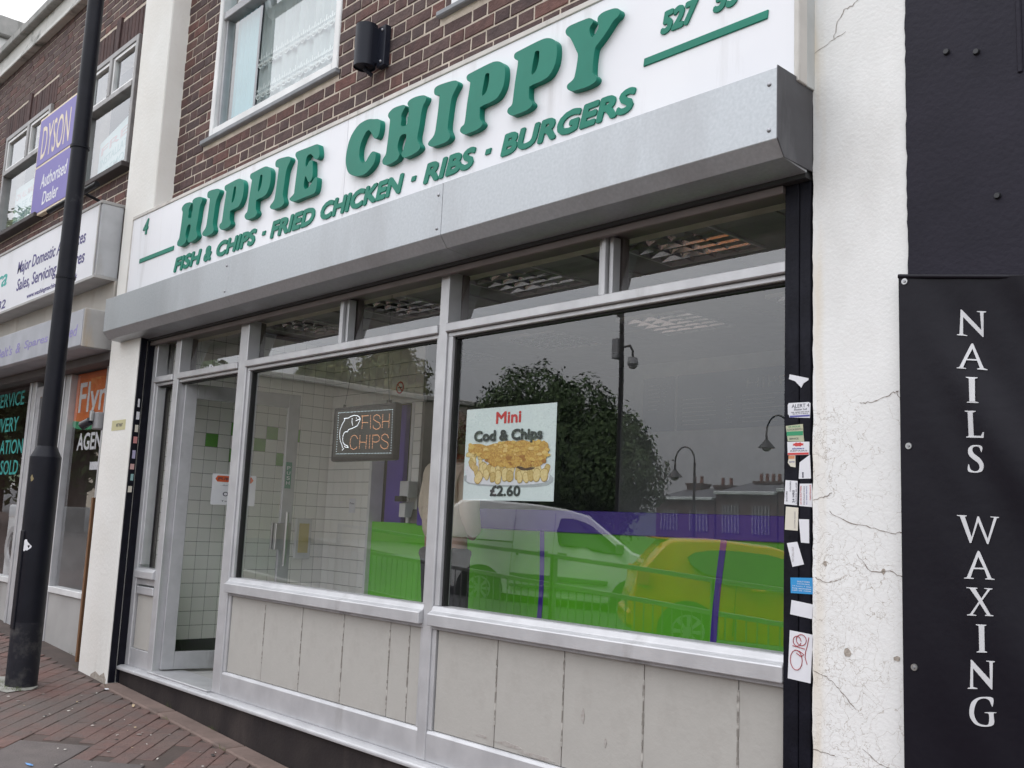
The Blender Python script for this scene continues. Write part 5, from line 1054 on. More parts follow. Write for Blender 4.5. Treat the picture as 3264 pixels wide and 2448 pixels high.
# projecting sign box
asg = thing('appliance_sign', (-10.5,-.2,2.84), 'white box sign reading Major Domestic Appliances on the left shop', 'sign')
YA = -.27
white_ace = M('sign_white_grubby', (.76,.76,.8), .35, col2=(.7,.7,.74), vs=2, dirt=(.5,.5,.5), ds=2.5, dlo=.55, dhi=.95, dstretch=(1,1,.3))
box('face', white_ace, asg, -14.5,-7.645,YA,-.25,2.835,3.40,.002)
box('end_panel', M('sign_end',(.5,.51,.53),.5,dirt=(.3,.27,.24),ds=3), asg, -7.643,-7.62,YA+.004,-.1,2.835,3.40,.003)
MB().box(-14.5,-7.615,YA-.008,-.08,3.4,3.425).box(-14.5,-7.615,YA-.008,-.08,2.81,2.835).box(-7.66,-7.64,YA-.008,YA,2.835,3.4).build('trim', M('sign_trim_grey',(.4,.39,.38),.5,vs=6), asg, bevel=.003)
box('carcass', M('sign_carcass',(.3,.29,.28),.7), asg, -14.5,-7.646,-.249,.02,2.837,3.398,0)
ink_navy = M('ink_navy', (.06,.045,.2), .5); teal_v = M('teal_vinyl', (.05,.4,.36), .5)
text('lettering','Major Domestic Appliances',-9.55,-7.9,3.105,3.25,YA-.001,ink_navy,asg,shear=.12,off=.012,depth=.0012)
text('lettering','Sales, Servicing & Spares',-9.52,-7.88,2.94,3.085,YA-.001,ink_navy,asg,shear=.12,off=.012,depth=.0012)
text('lettering','www.washingmachinerepairs.co.uk',-9.2,-8.0,2.85,2.905,YA-.001,ink_navy,asg,shear=.12,off=.008,depth=.0012)
text('lettering','spectra',-11.0,-9.84,3.03,3.22,YA-.001,teal_v,asg,shear=.25,off=.01,depth=.0012); text('lettering','020 8521 0232',-11.3,-9.8,2.86,2.945,YA-.001,ink_navy,asg,shear=.12,off=.012,depth=.0012)
# shutter box
ash = thing('appliance_shutter_box', (-10.5,-.2,2.28), 'pale grey shutter box with faded purple lettering on the left shop', 'shutter housing')
galv2 = M('grey_shutter_paint', (.42,.43,.47), .5, .2, vs=5, dirt=(.3,.29,.29), ds=3)
MB().prism_x([(-.31,2.565),(-.31,2.285),(-.285,2.27),(.02,2.27),(.02,2.565)],-14.5,-7.66).build('housing', galv2, ash, bevel=.003)
MB().box(-7.658,-7.64,-.305,-.08,2.275,2.57).build('end_cap', M('cap_grey',(.45,.44,.43),.6,dirt=(.4,.28,.14),ds=3,dlo=.55,dhi=.75), ash, bevel=.003)
fade = M('faded_purple', (.28,.25,.5), .6)
for s_,a_,b_ in (('Hoover',-10.4,-9.85),("Belt's",-9.72,-9.3),('&',-9.2,-9.08),('Spares',-8.98,-8.4),('Stocked',-8.3,-7.75)): text('lettering',s_,a_,b_,2.365,2.455,-.311,fade,ash,shear=.12,off=.01,depth=.001)
box('fascia_board', M('soffit_board',(.45,.42,.38),.8,vs=3,dirt=(.25,.2,.16),ds=3), apl, -14.5,-7.6,-.12,.02,2.567,2.812,.004)
box('lower_board', M('dark_board_paint',(.1,.09,.09),.7), apl, -14.5,-7.62,-.09,.04,2.2,2.268,.004)  # plain dark board below the shutter box
# shopfront
af = thing('appliance_shopfront', (-10.4,.05,-.1), 'grey aluminium shopfront of the appliance shop behind the lamp post', 'shopfront')
for a,b in ((-8.97,-8.80),(-9.83,-9.67),(-7.98,-7.9),(-12.2,-12.05)):
    MB().box(a,a+.05,.03,.1,-.12,2.2).box(a+.06,b,.04,.1,-.12,2.2).build('mullion', alu, af, bevel=.004)
for a,b in ((-8.80,-7.98),(-12.05,-9.83)):
    gzx = gz((a+b)/2)
    box('stall_riser', M('stall_riser_grey',(.38,.37,.36),.7,vs=3,dirt=(.22,.2,.19),ds=2), af, a,b,.05,.1,-.16,.36,.003); box('sill', trim_m, af, a,b,.03,.12,.36,.41,.004)
    MB().quad((a,.08,.41),(b,.08,.41),(b,.08,2.2),(a,.08,2.2)).build('pane', GL, af, fix=False)
box('door_frame', alu_dull, af, -9.67,-9.58,.05,.09,.02,2.15,.004); box('door_frame', alu_dull, af, -9.06,-8.97,.05,.09,.02,2.15,.004); box('door_rail', alu_dull, af, -9.58,-9.06,.05,.09,.02,.3,.004); box('door_rail', alu_dull, af, -9.58,-9.06,.05,.09,2.05,2.15,.004)
MB().quad((-9.58,.07,.3),(-9.06,.07,.3),(-9.06,.07,2.05),(-9.58,.07,2.05)).build('pane', GL, af, fix=False)
box('timber_strip', M('varnished_timber',(.2,.1,.045),.6,vs=8,stretch=(8,1,1)), af, -7.9,-7.87,-.02,.06,-.14,1.15,.003); box('guide_rail', black_gloss, af, -7.87,-7.6,.0,.06,-.14,2.2,.003)
struct(box('appliance_shop_floor', M('shop_carpet',(.08,.075,.07),.9), None, -16,-7.6,.12,5,-.06,-.02,0)); struct(box('appliance_shop_wall', M('appliance_wall',(.16,.13,.12),.9), None, -16,-7.6,2.6,2.65,-.02,2.6,0)); struct(box('appliance_shop_ceiling', M('appliance_ceiling',(.2,.2,.2),.9), None, -16,-7.6,.12,2.6,2.6,2.65,0))
# posters in that window
op = thing('orange_poster', (-8.4,.12,1.7), 'orange Flymo poster with white lettering in the appliance shop window', 'poster')
box('sheet', M('poster_orange_bright',(.72,.16,.025),.5), op, -8.79,-7.98,.095,.097,1.78,2.2,0)
MB().prism_y(catmull([(-8.79,1.8),(-8.79,1.75),(-8.6,1.72),(-8.3,1.715),(-8.05,1.76),(-7.98,1.8),(-8.3,1.76)][::-1],3),.0945,.096).build('green_swoosh', ink_green, op)
text('lettering','Flymo',-8.70,-7.75,1.78,2.12,.0935,paper,op,off=.01,depth=.0012)
text('agent_lettering','AGENT',-8.62,-7.96,1.54,1.685,.085,paper,op,off=.02,depth=.0012)
nt = thing('window_notice', (-8.17,.09,1.38), 'small pale paper notice taped low in the appliance shop window', 'notice'); MB().box(-8.29,-8.05,.086,.088,1.375,1.44).build('paper', paper, nt)
tl = thing('window_lettering', (-10.3,.085,1.3), 'turquoise hand lettered SERVICE DELIVERY words on the dark shop window', 'lettering')
tv = M('turquoise_vinyl', (.02,.3,.27), .5)
for s,a,b,z in (('SERVICE',-10.95,-10.11,2.02),('DELIVERY',-11.2,-10.2,1.77),('INSTALLATION',-11.5,-10.0,1.55),('SOLD',-10.6,-10.07,1.35)): text('lettering', s, a,b,z,z+.14,.078,tv,tl,off=.01,depth=.001)
fw = thing('reflected_flowers', (-10.0,.4,1.0), 'added pink and red blossoms standing in for flowers reflected in the appliance shop window', 'flowers')  # added blossoms imitate pink flowers mirrored in the glass
rr = random.Random(11); m1 = MB(); m2 = MB()
for k in range(150):
    t = rr.random(); x = -10.35+.55*t+rr.uniform(-.1,.1); z = 1.75+.35*t+rr.uniform(-.12,.12); y = .35+rr.uniform(-.05,.05)
    (m1 if k % 3 else m2).sphere((x,y,z),rr.uniform(.012,.03),6,4,(1.4,.6,.8))
m1.build('blossom', M('pink_petals',(.5,.07,.12),.8), fw, fix=False); m2.build('leaves', M('reflected_leaf',(.06,.15,.1),.8), fw, fix=False)
appl_white = M('appliance_enamel', (.74,.75,.76), .25)
def washer(x, label):
    w = thing('washing_machine', (x,.6,.2), label, 'washing machine', 'washing machines in the shop window')
    y0 = .22
    MB().box(x-.3,x+.3,y0,y0+.58,.2,1.07).build('cabinet', appl_white, w, bevel=.015, seg=2)
    m = MB(); n = 28
    for i in range(n):
        a0, a1 = 2*math.pi*i/n, 2*math.pi*(i+1)/n
        P3 = lambda a,r,y: (x+r*math.cos(a), y, .66+r*math.sin(a))
        m.quad(P3(a0,.215,y0),P3(a1,.215,y0),P3(a1,.2,y0-.035),P3(a0,.2,y0-.035)); m.quad(P3(a0,.2,y0-.035),P3(a1,.2,y0-.035),P3(a1,.15,y0-.03),P3(a0,.15,y0-.03)); m.quad(P3(a0,.15,y0-.03),P3(a1,.15,y0-.03),P3(a1,.14,y0),P3(a0,.14,y0))
    m.build('door_ring', M('door_ring_silver',(.62,.63,.65),.3,.3), w, smooth=True)
    MB().sphere((x,y0,.66),.148,20,8,(1,.25,1)).build('door_glass', M('smoked_glass',(.02,.02,.025),.08), w, smooth=True)
    box('control_panel', M('panel_grey',(.5,.51,.53),.4), w, x-.28,x+.28,y0-.006,y0,.95,1.05,.002)
    MB().cyl((x+.18,y0-.03,1.0),(x+.18,y0,1.0),.03).build('dial', appl_white, w, smooth=True)
washer(-8.12,'white front loading washing machine beside the white pillar'); washer(-10.35,'white front loading washing machine in the left hand shop window')
# security light box, wet paint label, junction boxes, tube lights
cb = thing('security_camera', (-7.66,-.15,1.67), 'grey security camera box fixed to the edge of the white pillar', 'camera')
MB().box(-7.70,-7.6,-.15,-.02,1.66,1.79).build('housing', M('camera_grey',(.28,.28,.29),.5,vs=8), cb, bevel=.008); MB().cyl((-7.68,-.17,1.72),(-7.75,-.2,1.685),.03,.034,16).build('lens_tube', M('lens_black',(.03,.03,.04),.25), cb, smooth=True); MB().box(-7.69,-7.66,-.18,-.15,1.72,1.8).build('bracket', steel, cb, bevel=.004)
wp = thing('wet_paint_label', (-7.27,-.112,1.645), 'small yellow WET PAINT label on the white pillar', 'label'); MB().box(-7.40,-7.15,-.1118,-.1105,1.64,1.715).build('paper', M('label_yellow',(.62,.58,.34),.6), wp); text('print','WET PAINT',-7.32,-7.2,1.665,1.69,-.1122,ink,wp,off=.02,depth=.0004)
# stickers on the pillar return
rr = random.Random(2)
cols = [(paper,'white sticker at the top of the left pillar return'),(paper,'second white sticker down on the left pillar return'),(cream,'cream torn sticker on the left pillar return'),(M('sticker_pinkred',(.6,.25,.25),.6),'red and white sticker on the left pillar return'),(M('sticker_lilac',(.45,.42,.6),.6),'lilac sticker on the left pillar return'),(M('sticker_pink2',(.66,.4,.38),.6),'pink sticker on the left pillar return'),(M('sticker_teal2',(.3,.5,.5),.6),'teal sticker on the left pillar return'),(cream,'lowest cream sticker on the left pillar return')]
z = 1.86
for mt, lb in cols:
    h = rr.uniform(.055,.085); s = MB().box(-7.0255,-7.0247,-.098+rr.uniform(0,.012),-.074+rr.uniform(0,.012),z-h*.7,z).build('sticker', mt, None); tag(s, lb, 'sticker'); z -= h+rr.uniform(.008,.03)
# sign light
TX0, TX1, TZ = -8.6, -7.55, 3.515
ln_ = thing('sign_light', (-8.6,-.2,3.45), 'black tubular sign light above the appliance sign behind the lamp post', 'sign light')
MB().cyl((TX0,-.35,TZ),(TX1,-.35,TZ),.022).build('tube', black_plastic, ln_, smooth=True); MB().cyl((TX0+.3,-.35,TZ),(TX0+.3,.03,TZ-.1),.012).cyl((TX1-.3,-.35,TZ),(TX1-.3,.03,TZ-.1),.012).build('arm', black_plastic, ln_, smooth=True)
# white building further along
wb_ = thing('white_building', (-22,1,0), 'white rendered building with grey coping beyond the parapet on the left', 'building')
box('wall', M('far_white_wall',(.72,.72,.71),.8,vs=.8), wb_, -28,-16.35,-.3,8,-.3,8.3,.02); box('coping', cop, wb_, -28,-16.25,-.45,8.1,8.3,8.62,.02)
# ================================================================== LAMP POST
lp = thing('lamp_post', (-7.19,-.62,gz(-7.19,-.62)), 'dark painted steel lamp post standing on the pavement between the shops', 'lamp post')
post_m2 = M('lamp_post_paint', (.005,.0053,.0095), .45, col2=(.008,.0085,.014), vs=9, bump=.12, bs=40, spec=.2, dirt=(.06,.06,.065), ds=7, dlo=.66, dhi=.8, dstretch=(1,1,.7))
base_dirty = M('lamp_base_scuffed', (.009,.0095,.014), .6, spec=.25, col2=(.014,.014,.02), vs=7, bump=.3, bs=40, dirt=(.075,.072,.07), ds=9, dlo=.5, dhi=.75, dstretch=(1,1,1))
X_, Y_ = -7.19, -.62; g0 = gz(X_,Y_)
MB().cyl((X_,Y_,g0-.02),(X_,Y_,g0+.42),.1,n=32).build('base', base_dirty, lp, smooth=True)
MB().cyl((X_,Y_,g0+.42),(X_,Y_,1.40),.1,n=32,caps=False).cyl((X_,Y_,1.40),(X_,Y_,1.475),.1,.065,32,False).build('base_column', post_m2, lp, smooth=True)
MB().cyl((X_,Y_,1.47),(X_,Y_,7.0),.064,.05,32).build('shaft', post_m2, lp, smooth=True)
MB().box(X_-.03,X_+.04,Y_-.102,Y_-.09,.25,.9).build('access_door', post_m2, lp, bevel=.004)
for z in (2.66,3.62): MB().cyl((X_,Y_,z),(X_,Y_,z+.02),.066,n=32).build('clamp_band', post_m2, lp, smooth=True)
MB().cyl((X_-.02,Y_+.03,2.67),(X_-.35,Y_+.12,2.70),.008).build('clamp_arm', post_m2, lp, smooth=True)
MB().tube([(X_,Y_,7.0),(X_,Y_,7.4),(X_-.1,Y_-.3,7.7),(X_-.2,Y_-.9,7.8),(X_-.2,Y_-1.2,7.7)],.035,10).build('neck', post_m2, lp, smooth=True); MB().cyl((X_-.2,Y_-1.2,7.7),(X_-.2,Y_-1.2,7.5),.08,.25,20).build('lantern', post_m2, lp, smooth=True)
rr = random.Random(6); pts = [(math.cos(a)*rr.uniform(.3,1), math.sin(a)*rr.uniform(.3,1)) for a in [q*2*math.pi/14 for q in range(14)]]
def wrap(u, v, r): a = R(-58)+u/r; return Vector((X_+r*math.cos(a), Y_+r*math.sin(a), v))
m = MB(); m.add([wrap(a*.05, .80+b*.05, .1012) for a,b in pts]+[wrap(0,.80,.1016)], [(14,i,(i+1)%14) for i in range(14)]); m.build('torn_sticker', paper, lp, fix=False)
m = MB(); m.add([wrap(-.01+a*.018, 1.25+b*.03, .1012) for a,b in pts]+[wrap(-.01,1.25,.1016)], [(14,i,(i+1)%14) for i in range(14)]); m.build('torn_sticker', M('sticker_ochre',(.25,.2,.1),.7), lp, fix=False)
collar = thing('concrete_collar', (X_-.1,Y_-.05,g0), 'worn concrete collar with moss at the foot of the lamp post', 'collar')
m = MB(); m.prism_y([(0,0),(1,0),(1,1),(0,1)],0,1); 
m = MB(); pts = [(X_-.06+.26*math.cos(a)*rr.uniform(.8,1.1), Y_-.06+.17*math.sin(a)*rr.uniform(.8,1.1)) for a in [q*2*math.pi/12 for q in range(12)]]
m.add([(a,b,gz(a,b)+.006) for a,b in pts]+[(X_,Y_,g0+.012)], [(12,i,(i+1)%12) for i in range(12)]); m.build('concrete', M('collar_concrete',(.3,.29,.27),.9,col2=(.2,.2,.17),vs=12), collar, fix=False)
m = MB()
for k in range(160):
    a = rr.uniform(-2.6,-.4); q = rr.uniform(.1,.2); x, y = X_+q*math.cos(a), Y_+q*math.sin(a)*.8; z = gz(x,y)+.006; h = rr.uniform(.006,.02); d = rr.uniform(-.01,.01)
    m.add([(x-.004,y,z),(x+.004,y,z),(x+d,y+d,z+h)],[(0,1,2)])
ms = m.build('moss', M('moss',(.09,.12,.03),.9), collar, fix=False); ms['kind'] = 'stuff'
# ================================================================== LITTER
rr = random.Random(21)
lit_w = M('litter_white', (.6,.57,.52), .8); lit_b = M('litter_blue', (.12,.3,.6), .6); lit_t = M('litter_tan', (.5,.38,.24), .8)
def scrap(x, y, w, l, mat, label, group=None, rot=None):
    a = rr.uniform(0,6.28) if rot is None else rot; c, s = math.cos(a), math.sin(a); m = MB(); pts = []
    n = 7
    for q in range(n):
        t = q*2*math.pi/n; u, v = l*math.cos(t)*rr.uniform(.7,1), w*math.sin(t)*rr.uniform(.7,1); px_, py_ = x+u*c-v*s, y+u*s+v*c; pts.append((px_,py_,gz(px_,py_)+.0045+rr.uniform(0,.004)))
    m.add(pts+[(x,y,gz(x,y)+.009)], [(n,i,(i+1)%n) for i in range(n)]); o = m.build('litter', mat, None, fix=False); tag(o, label, 'litter', group)
scrap(-5.41,-1.12,.012,.045,lit_b,'bright blue scrap of litter on the grey slab',rot=.2)
scrap(-6.36,-.2,.012,.05,lit_t,'tan wooden chip fork on the edging strip below the door',rot=-.4)
scrap(-6.86,-.17,.02,.028,paper,'crumpled white paper by the foot of the shutter guide',rot=.8)
g = 'scattered paper scraps on the pavement'
for k in range(46):
    x = rr.uniform(-7.3,-4.7); y = rr.uniform(-1.5,-.2)
    if math.hypot(x-X_,y-Y_) < .2: continue
    scrap(x, y, rr.uniform(.003,.007), rr.uniform(.005,.014), lit_w if k%4 else lit_t, 'tiny pale speck of litter on the red pavers', g)
tuft = MB()
for bx_,by_ in ((-5.95,-.175),(-5.2,-.18),(-6.9,-.16),(-6.2,-.03),(-5.6,-.04),(-7.62,-.12),(-8.1,.02)):
    for k in range(12):
        x = bx_+rr.uniform(-.04,.04); y = by_+rr.uniform(-.008,.008); z = gz(x,y)+.01; tuft.add([(x-.002,y,z),(x+.002,y,z),(x+rr.uniform(-.015,.015),y-rr.uniform(0,.01),z+rr.uniform(.01,.035))],[(0,1,2)])
tf = tuft.build('weeds', MATS['moss'], None, fix=False); tag(tf,'sparse green weeds along the edging strip','weeds',kind='stuff')
# ================================================================== THE STREET BEHIND (seen in the windows)
def my(v): return .09-v            # the glass at y = .045 mirrors depth
# guard railing
rail_m = M('railing_paint', (.2,.2,.2), .5)
for k in range(5):
    xa = -11.4+k*2.02; yy = my(4.6); names_ = ['first','second','third','fourth','fifth']
    t = thing('guard_railing', (xa+1,yy,gz(xa+1,yy)), f'{names_[k]} panel of grey pedestrian guard railing along the kerb', 'railing', 'railing panels along the kerb')
    zt = lambda x: gz(x,yy)+.95; zb = lambda x: gz(x,yy)+.12
    for x in (xa,xa+2.0): MB().box(x-.025,x+.025,yy-.025,yy+.025,gz(x,yy)-.05,zt(x)).build('post', rail_m, t, bevel=.004)
    for z0 in (.91,.62,.13):
        MB().box(xa+.025,xa+1.975,yy-.02,yy+.02,0,.04).xf(lambda v: Vector((v.x,v.y,v.z+gz(v.x,yy)+z0))).build('rail', rail_m, t)
    for q in range(17):
        x = xa+.11+q*.11; MB().cyl((x,yy,gz(x,yy)+.16),(x,yy,gz(x,yy)+.63),.007,n=6).build('baluster', rail_m, t)
# vehicles
tyre_m = M('tyre_rubber', (.018,.018,.018), .8); rim_m = M('alloy_rim', (.55,.56,.58), .3, .8); vglass = M('vehicle_glass', (.012,.014,.016), .05, spec=.8)
def wheel(parent, x, y, z, r, side):
    w = MB().cyl((x,y,z),(x,y+.2*side,z),r,n=28).build('wheel', tyre_m, parent, bevel=.02, smooth=True)
    m = MB().cyl((x,y-.004*side,z),(x,y+.01*side,z),r*.2,n=16)
    for i in range(8):
        a = 2*math.pi*i/8; c, s = math.cos(a), math.sin(a); u = Vector((c,0,s)); n_ = Vector((-s,0,c)); ctr = Vector((x,y-.006*side,z))
        p = [ctr+u*r*.15-n_*r*.05, ctr+u*r*.6-n_*r*.09, ctr+u*r*.6+n_*r*.09, ctr+u*r*.15+n_*r*.05]; m.add(p+[v+Vector((0,.02*side,0)) for v in p], [(0,1,2,3),(4,7,6,5),(0,4,5,1),(1,5,6,2),(2,6,7,3),(3,7,4,0)])
    for i in range(28):
        a0, a1 = 2*math.pi*i/28, 2*math.pi*(i+1)/28; P3 = lambda a,q: (x+q*math.cos(a), y-.005*side, z+q*math.sin(a)); m.quad(P3(a0,r*.58),P3(a0,r*.66),P3(a1,r*.66),P3(a1,r*.58))
    m.build('rim', rim_m, w, fix=True)
def vehicle(name, label, cat, prof, belt, top, wheel_xy, width, paint, wheels, wr, wins, arch, head, extras):
    """prof: closed side outline (x along the vehicle from its rear axle, z from the road); the body narrows above the belt line"""
    t = thing(name, (0,0,0), label, cat); cx = sum(p[0] for p in prof)/len(prof); yc = 0
    def hw(z): return width/2*(1-.17*max(0,min(1,(z-belt)/(top-belt)))**1.3)-(.04 if z < .3 else 0)
    n = len(prof); m = MB(); rows = []
    for f, g in [(-1,0),(-.93,.015),(-.5,.03),(.5,.03),(.93,.015),(1,0)]:
        rows.append([(x+(0 if abs(f) < .6 else (cx-x)*(.012 if abs(f) < .99 else .03)), hw(z)*f, z+(g if z > belt else 0)) for x,z in prof])
    vs = [p for r_ in rows for p in r_]; fs = []
    for k in range(len(rows)-1):
        for i in range(n): fs.append((k*n+i,(k+1)*n+i,(k+1)*n+(i+1)%n,k*n+(i+1)%n))
    fs += [tuple(range(n)), tuple(range(len(vs)-1,len(vs)-1-n,-1))]
    m.add(vs, fs); m.build('body', paint, t, bevel=.02, seg=2, smooth=True)
    for side in (1,-1):
        for nm, poly, mat, o_ in wins:
            pl = catmull(poly,2) if nm == 'side_window' else poly
            k = len(pl)
            m = MB(); m.add([(x, side*(hw(z)+o_), z) for x,z in pl]+[(x, side*(hw(z)-.03), z) for x,z in pl], [tuple(range(k)), tuple(range(2*k-1,k-1,-1))]+[(i,i+k,(i+1)%k+k,(i+1)%k) for i in range(k)])
            m.build(nm, mat, t)
        for x,z in wheels:
            MB().cyl((x,side*(hw(z)+.004),z),(x,side*(hw(z)-.1),z),arch,n=28).build('wheel_arch', MATS['dark_gap'], t)
            wheel(t, x, side*(hw(z)+.012), z, wr, -side)
    extras(t, hw)
    c = width/2+.01; n_ = Vector((math.sin(-head),math.cos(-head)))      # unit normal of the near side once turned
    t.location = (wheel_xy[0]-n_.x*c, wheel_xy[1]-n_.y*c, wheel_xy[2]); t.rotation_euler = (0, R(3.2), head)
    return t
van_p = M('van_white_paint', (.76,.77,.76), .3, vs=1, coat=.3); grey_trim = M('grey_trim_plastic', (.1,.1,.1), .6)
dgap = MATS['dark_gap']
def strip(t, hw, nm, mat, x0, x1, z0, z1, d=.006, bev=0):
    for s in (1,-1):
        h = hw((z0+z1)/2); a, b = s*(h-.02), s*(h+d); MB().box(x0,x1,min(a,b),max(a,b),z0,z1).build(nm, mat, t, bevel=bev)
def van_x(t, hw):
    strip(t,hw,'rub_strip',grey_trim,.5,2.2,.55,.63,.02,.006); strip(t,hw,'rub_strip',grey_trim,.5,2.2,.4,.45,.015,.005)
    strip(t,hw,'door_handle',grey_trim,.95,1.12,.98,1.03,.03,.008); strip(t,hw,'door_handle',grey_trim,1.28,1.45,.98,1.03,.03,.008)
    strip(t,hw,'door_gap',dgap,.5,.508,.35,1.7,.002); strip(t,hw,'door_gap',dgap,1.2,1.208,.35,1.7,.002); strip(t,hw,'door_rail',dgap,-.6,.5,1.12,1.145,.004)
    strip(t,hw,'tail_light',ink_red,-.76,-.68,.75,1.1,.004,.01); strip(t,hw,'fuel_cap',dgap,.58,.62,.92,.96,.003)
    for s in (1,-1): MB().box(2.28,2.42,s*.9-.07,s*.9+.07,1.1,1.28).build('mirror', grey_trim, t, bevel=.02)
    MB().box(-.83,-.7,-.82,.82,.3,.62).build('bumper', grey_trim, t, bevel=.04); MB().box(3.38,3.55,-.8,.8,.25,.55).build('bumper', grey_trim, t, bevel=.04)
    MB().quad((2.63,-.66,1.15),(2.63,.66,1.15),(1.83,.6,1.72),(1.83,-.6,1.72)).build('windscreen', vglass, t, fix=False)
    MB().box(3.28,3.46,-.8,-.5,.72,.88).build('headlight', M('headlight_glass',(.6,.6,.6),.1), t, bevel=.02); MB().box(3.28,3.46,.5,.8,.72,.88).build('headlight', MATS['headlight_glass'], t, bevel=.02)
vehicle('van','white panel van on the road reflected in the big window','van',
  [(-.76,.3),(-.78,.75),(-.74,1.2),(-.66,1.62),(-.5,1.76),(-.1,1.8),(.8,1.8),(1.4,1.77),(1.8,1.7),(2.62,1.13),(3.0,1.05),(3.35,.92),(3.48,.7),(3.5,.3),(2.0,.26),(.6,.26)][::-1],
  1.05,1.8,(-13.1,my(8.64),-.31),1.76,van_p,[(0,.31),(2.66,.31)],.31,[('side_window',[(1.3,1.62),(1.72,1.6),(1.95,1.48),(2.4,1.14),(2.3,1.1),(1.9,1.12),(1.75,1.18),(1.3,1.17)],vglass,.004)],.4,R(-44),van_x)
car_p = M('car_orange_paint', (.66,.21,.015), .25, vs=1, coat=.4)
def car_x(t, hw):
    strip(t,hw,'tail_light',ink_red,-.66,-.5,.8,1.0,.004,.015); strip(t,hw,'door_handle',car_p,.75,.92,.86,.9,.025,.008); strip(t,hw,'door_gap',dgap,.55,.557,.3,.95,.002); strip(t,hw,'door_gap',dgap,1.6,1.607,.3,.95,.002)
    for s in (1,-1): MB().box(1.75,1.9,s*.86-.07,s*.86+.07,.95,1.08).build('mirror', car_p, t, bevel=.02)
    MB().quad((-.6,-.55,1.0),(-.6,.55,1.0),(-.33,.5,1.3),(-.33,-.5,1.3)).build('rear_window', vglass, t, fix=False)
    MB().box(-.48,-.26,-.52,.52,1.385,1.41).build('spoiler', car_p, t, bevel=.01)
    MB().box(-.76,-.6,-.75,.75,.28,.5).build('bumper', car_p, t, bevel=.04); MB().box(3.2,3.4,-.75,.75,.25,.5).build('bumper', car_p, t, bevel=.04)
vehicle('car','orange hatchback on the road ahead of the white van','car',
  [(-.68,.25),(-.73,.6),(-.66,.95),(-.36,1.32),(-.25,1.38),(.3,1.43),(1.0,1.42),(1.45,1.33),(2.2,.98),(2.95,.86),(3.28,.68),(3.36,.3),(2.0,.24),(.6,.24)][::-1],
  .95,1.43,(-7.56,my(7.15),-.42),1.7,car_p,[(0,.31),(2.5,.31)],.31,[('side_window',[(-.05,1.2),(.2,1.31),(.7,1.34),(1.2,1.29),(1.9,.99),(1.6,.97),(.8,.97),(.15,1.03)],vglass,.004)],.37,R(-44),car_x)
# trees
def leaf_mat(n_, c, c2): return M(n_, c, .8, col2=c2, vs=.9, vd=5, island=True, rnd=[(.7,.75,.7),(1,1,1),(1.25,1.2,1.05),(.85,.9,.85)])
bark = M('bark', (.07,.055,.045), .9, bump=.5, bs=20)
def tree(x, y, h, lobes, n, leaf, mat, label, seed):
    rr = random.Random(seed); g = gz(x,y)-(.05 if y > -6 else .33)
    t = thing('tree', (x,y,g), label, 'tree')
    m = MB().tube([(x,y,g-.1),(x+.05,y,g+h*.25),(x-.1,y+.1,g+h*.5),(x,y,g+h*.75)],[h*.04,h*.033,h*.022,h*.008],10)
    for k in range(7):
        a = rr.uniform(0,6.28); z = g+h*rr.uniform(.25,.5); m.tube([(x,y,z),(x+h*.14*math.cos(a),y+h*.14*math.sin(a),z+h*.14),(x+h*.26*math.cos(a),y+h*.26*math.sin(a),z+h*.22)],[h*.016,h*.01,h*.004],6)
    m.build('trunk', bark, t, smooth=True)
    c = MB(); tot = sum(l[3]*l[3] for l in lobes)
    for lx,ly,lz,r_ in lobes:
        for k in range(int(n*r_*r_/tot)):
            u = Vector((rr.gauss(0,1),rr.gauss(0,1),rr.gauss(0,1))).normalized(); q = r_*(.55+.45*rr.random()**.5)*(1+.18*math.sin(7*u.x+3*u.z+seed)*math.cos(5*u.y))
            if rr.random() < .06: q *= 1.12
            p = Vector((x+lx,y+ly,g+lz))+Vector((u.x*q,u.y*q,u.z*q*.8))
            d = (u+Vector((rr.uniform(-.8,.8),rr.uniform(-.8,.8),rr.uniform(-.3,.9)))).normalized(); e = d.cross(Vector((rr.uniform(-1,1),rr.uniform(-1,1),rr.uniform(-1,1)))).normalized(); f = d.cross(e); s_ = leaf*rr.uniform(.6,1.3)
            c.add([p-e*s_, p-f*s_*.5+d*s_*.15, p+e*s_, p+f*s_*.5+d*s_*.15], [(0,1,2,3)])
    c.build('crown', mat, t, fix=False)
L1 = leaf_mat('leaf_dark_green', (.075,.12,.04), (.03,.055,.018)); L2 = leaf_mat('leaf_yellow_green', (.13,.13,.045), (.06,.08,.03)); L3 = leaf_mat('leaf_red', (.12,.03,.03), (.06,.018,.02))
tree(-21.8,my(19.5),6.4,[(-1.2,0,3.2,2.5),(1.0,0,3.0,2.3),(-.9,.3,4.9,1.55),(.7,0,4.6,1.35),(-3.1,0,3.4,1.6),(2.6,.2,2.5,1.6),(0,-.5,1.9,2.2),(2.3,0,3.7,1.1),(-2.3,.2,4.7,1.0)],42000,.08,L1,'big dark green tree in the park across the road',3)
tree(-29,my(21),5.0,[(0,0,2.9,1.6),(-1.2,0,2.4,1.3),(1.1,0,2.3,1.2)],7000,.1,L1,'lower green tree left of the big park tree',9)
tree(-36.6,my(23.6),8.6,[(0,0,6.6,1.7),(-1.0,0,5.6,1.5),(.9,.3,5.5,1.5),(.2,0,7.7,.8)],10000,.13,L2,'yellow green tree rising behind the beige house',5)
tree(-43,my(24),8.8,[(0,0,7.4,1.2),(1.0,0,6.6,1.1),(-.9,0,6.8,1.0)],6000,.13,L2,'small yellow green tree further left behind the beige house',6)
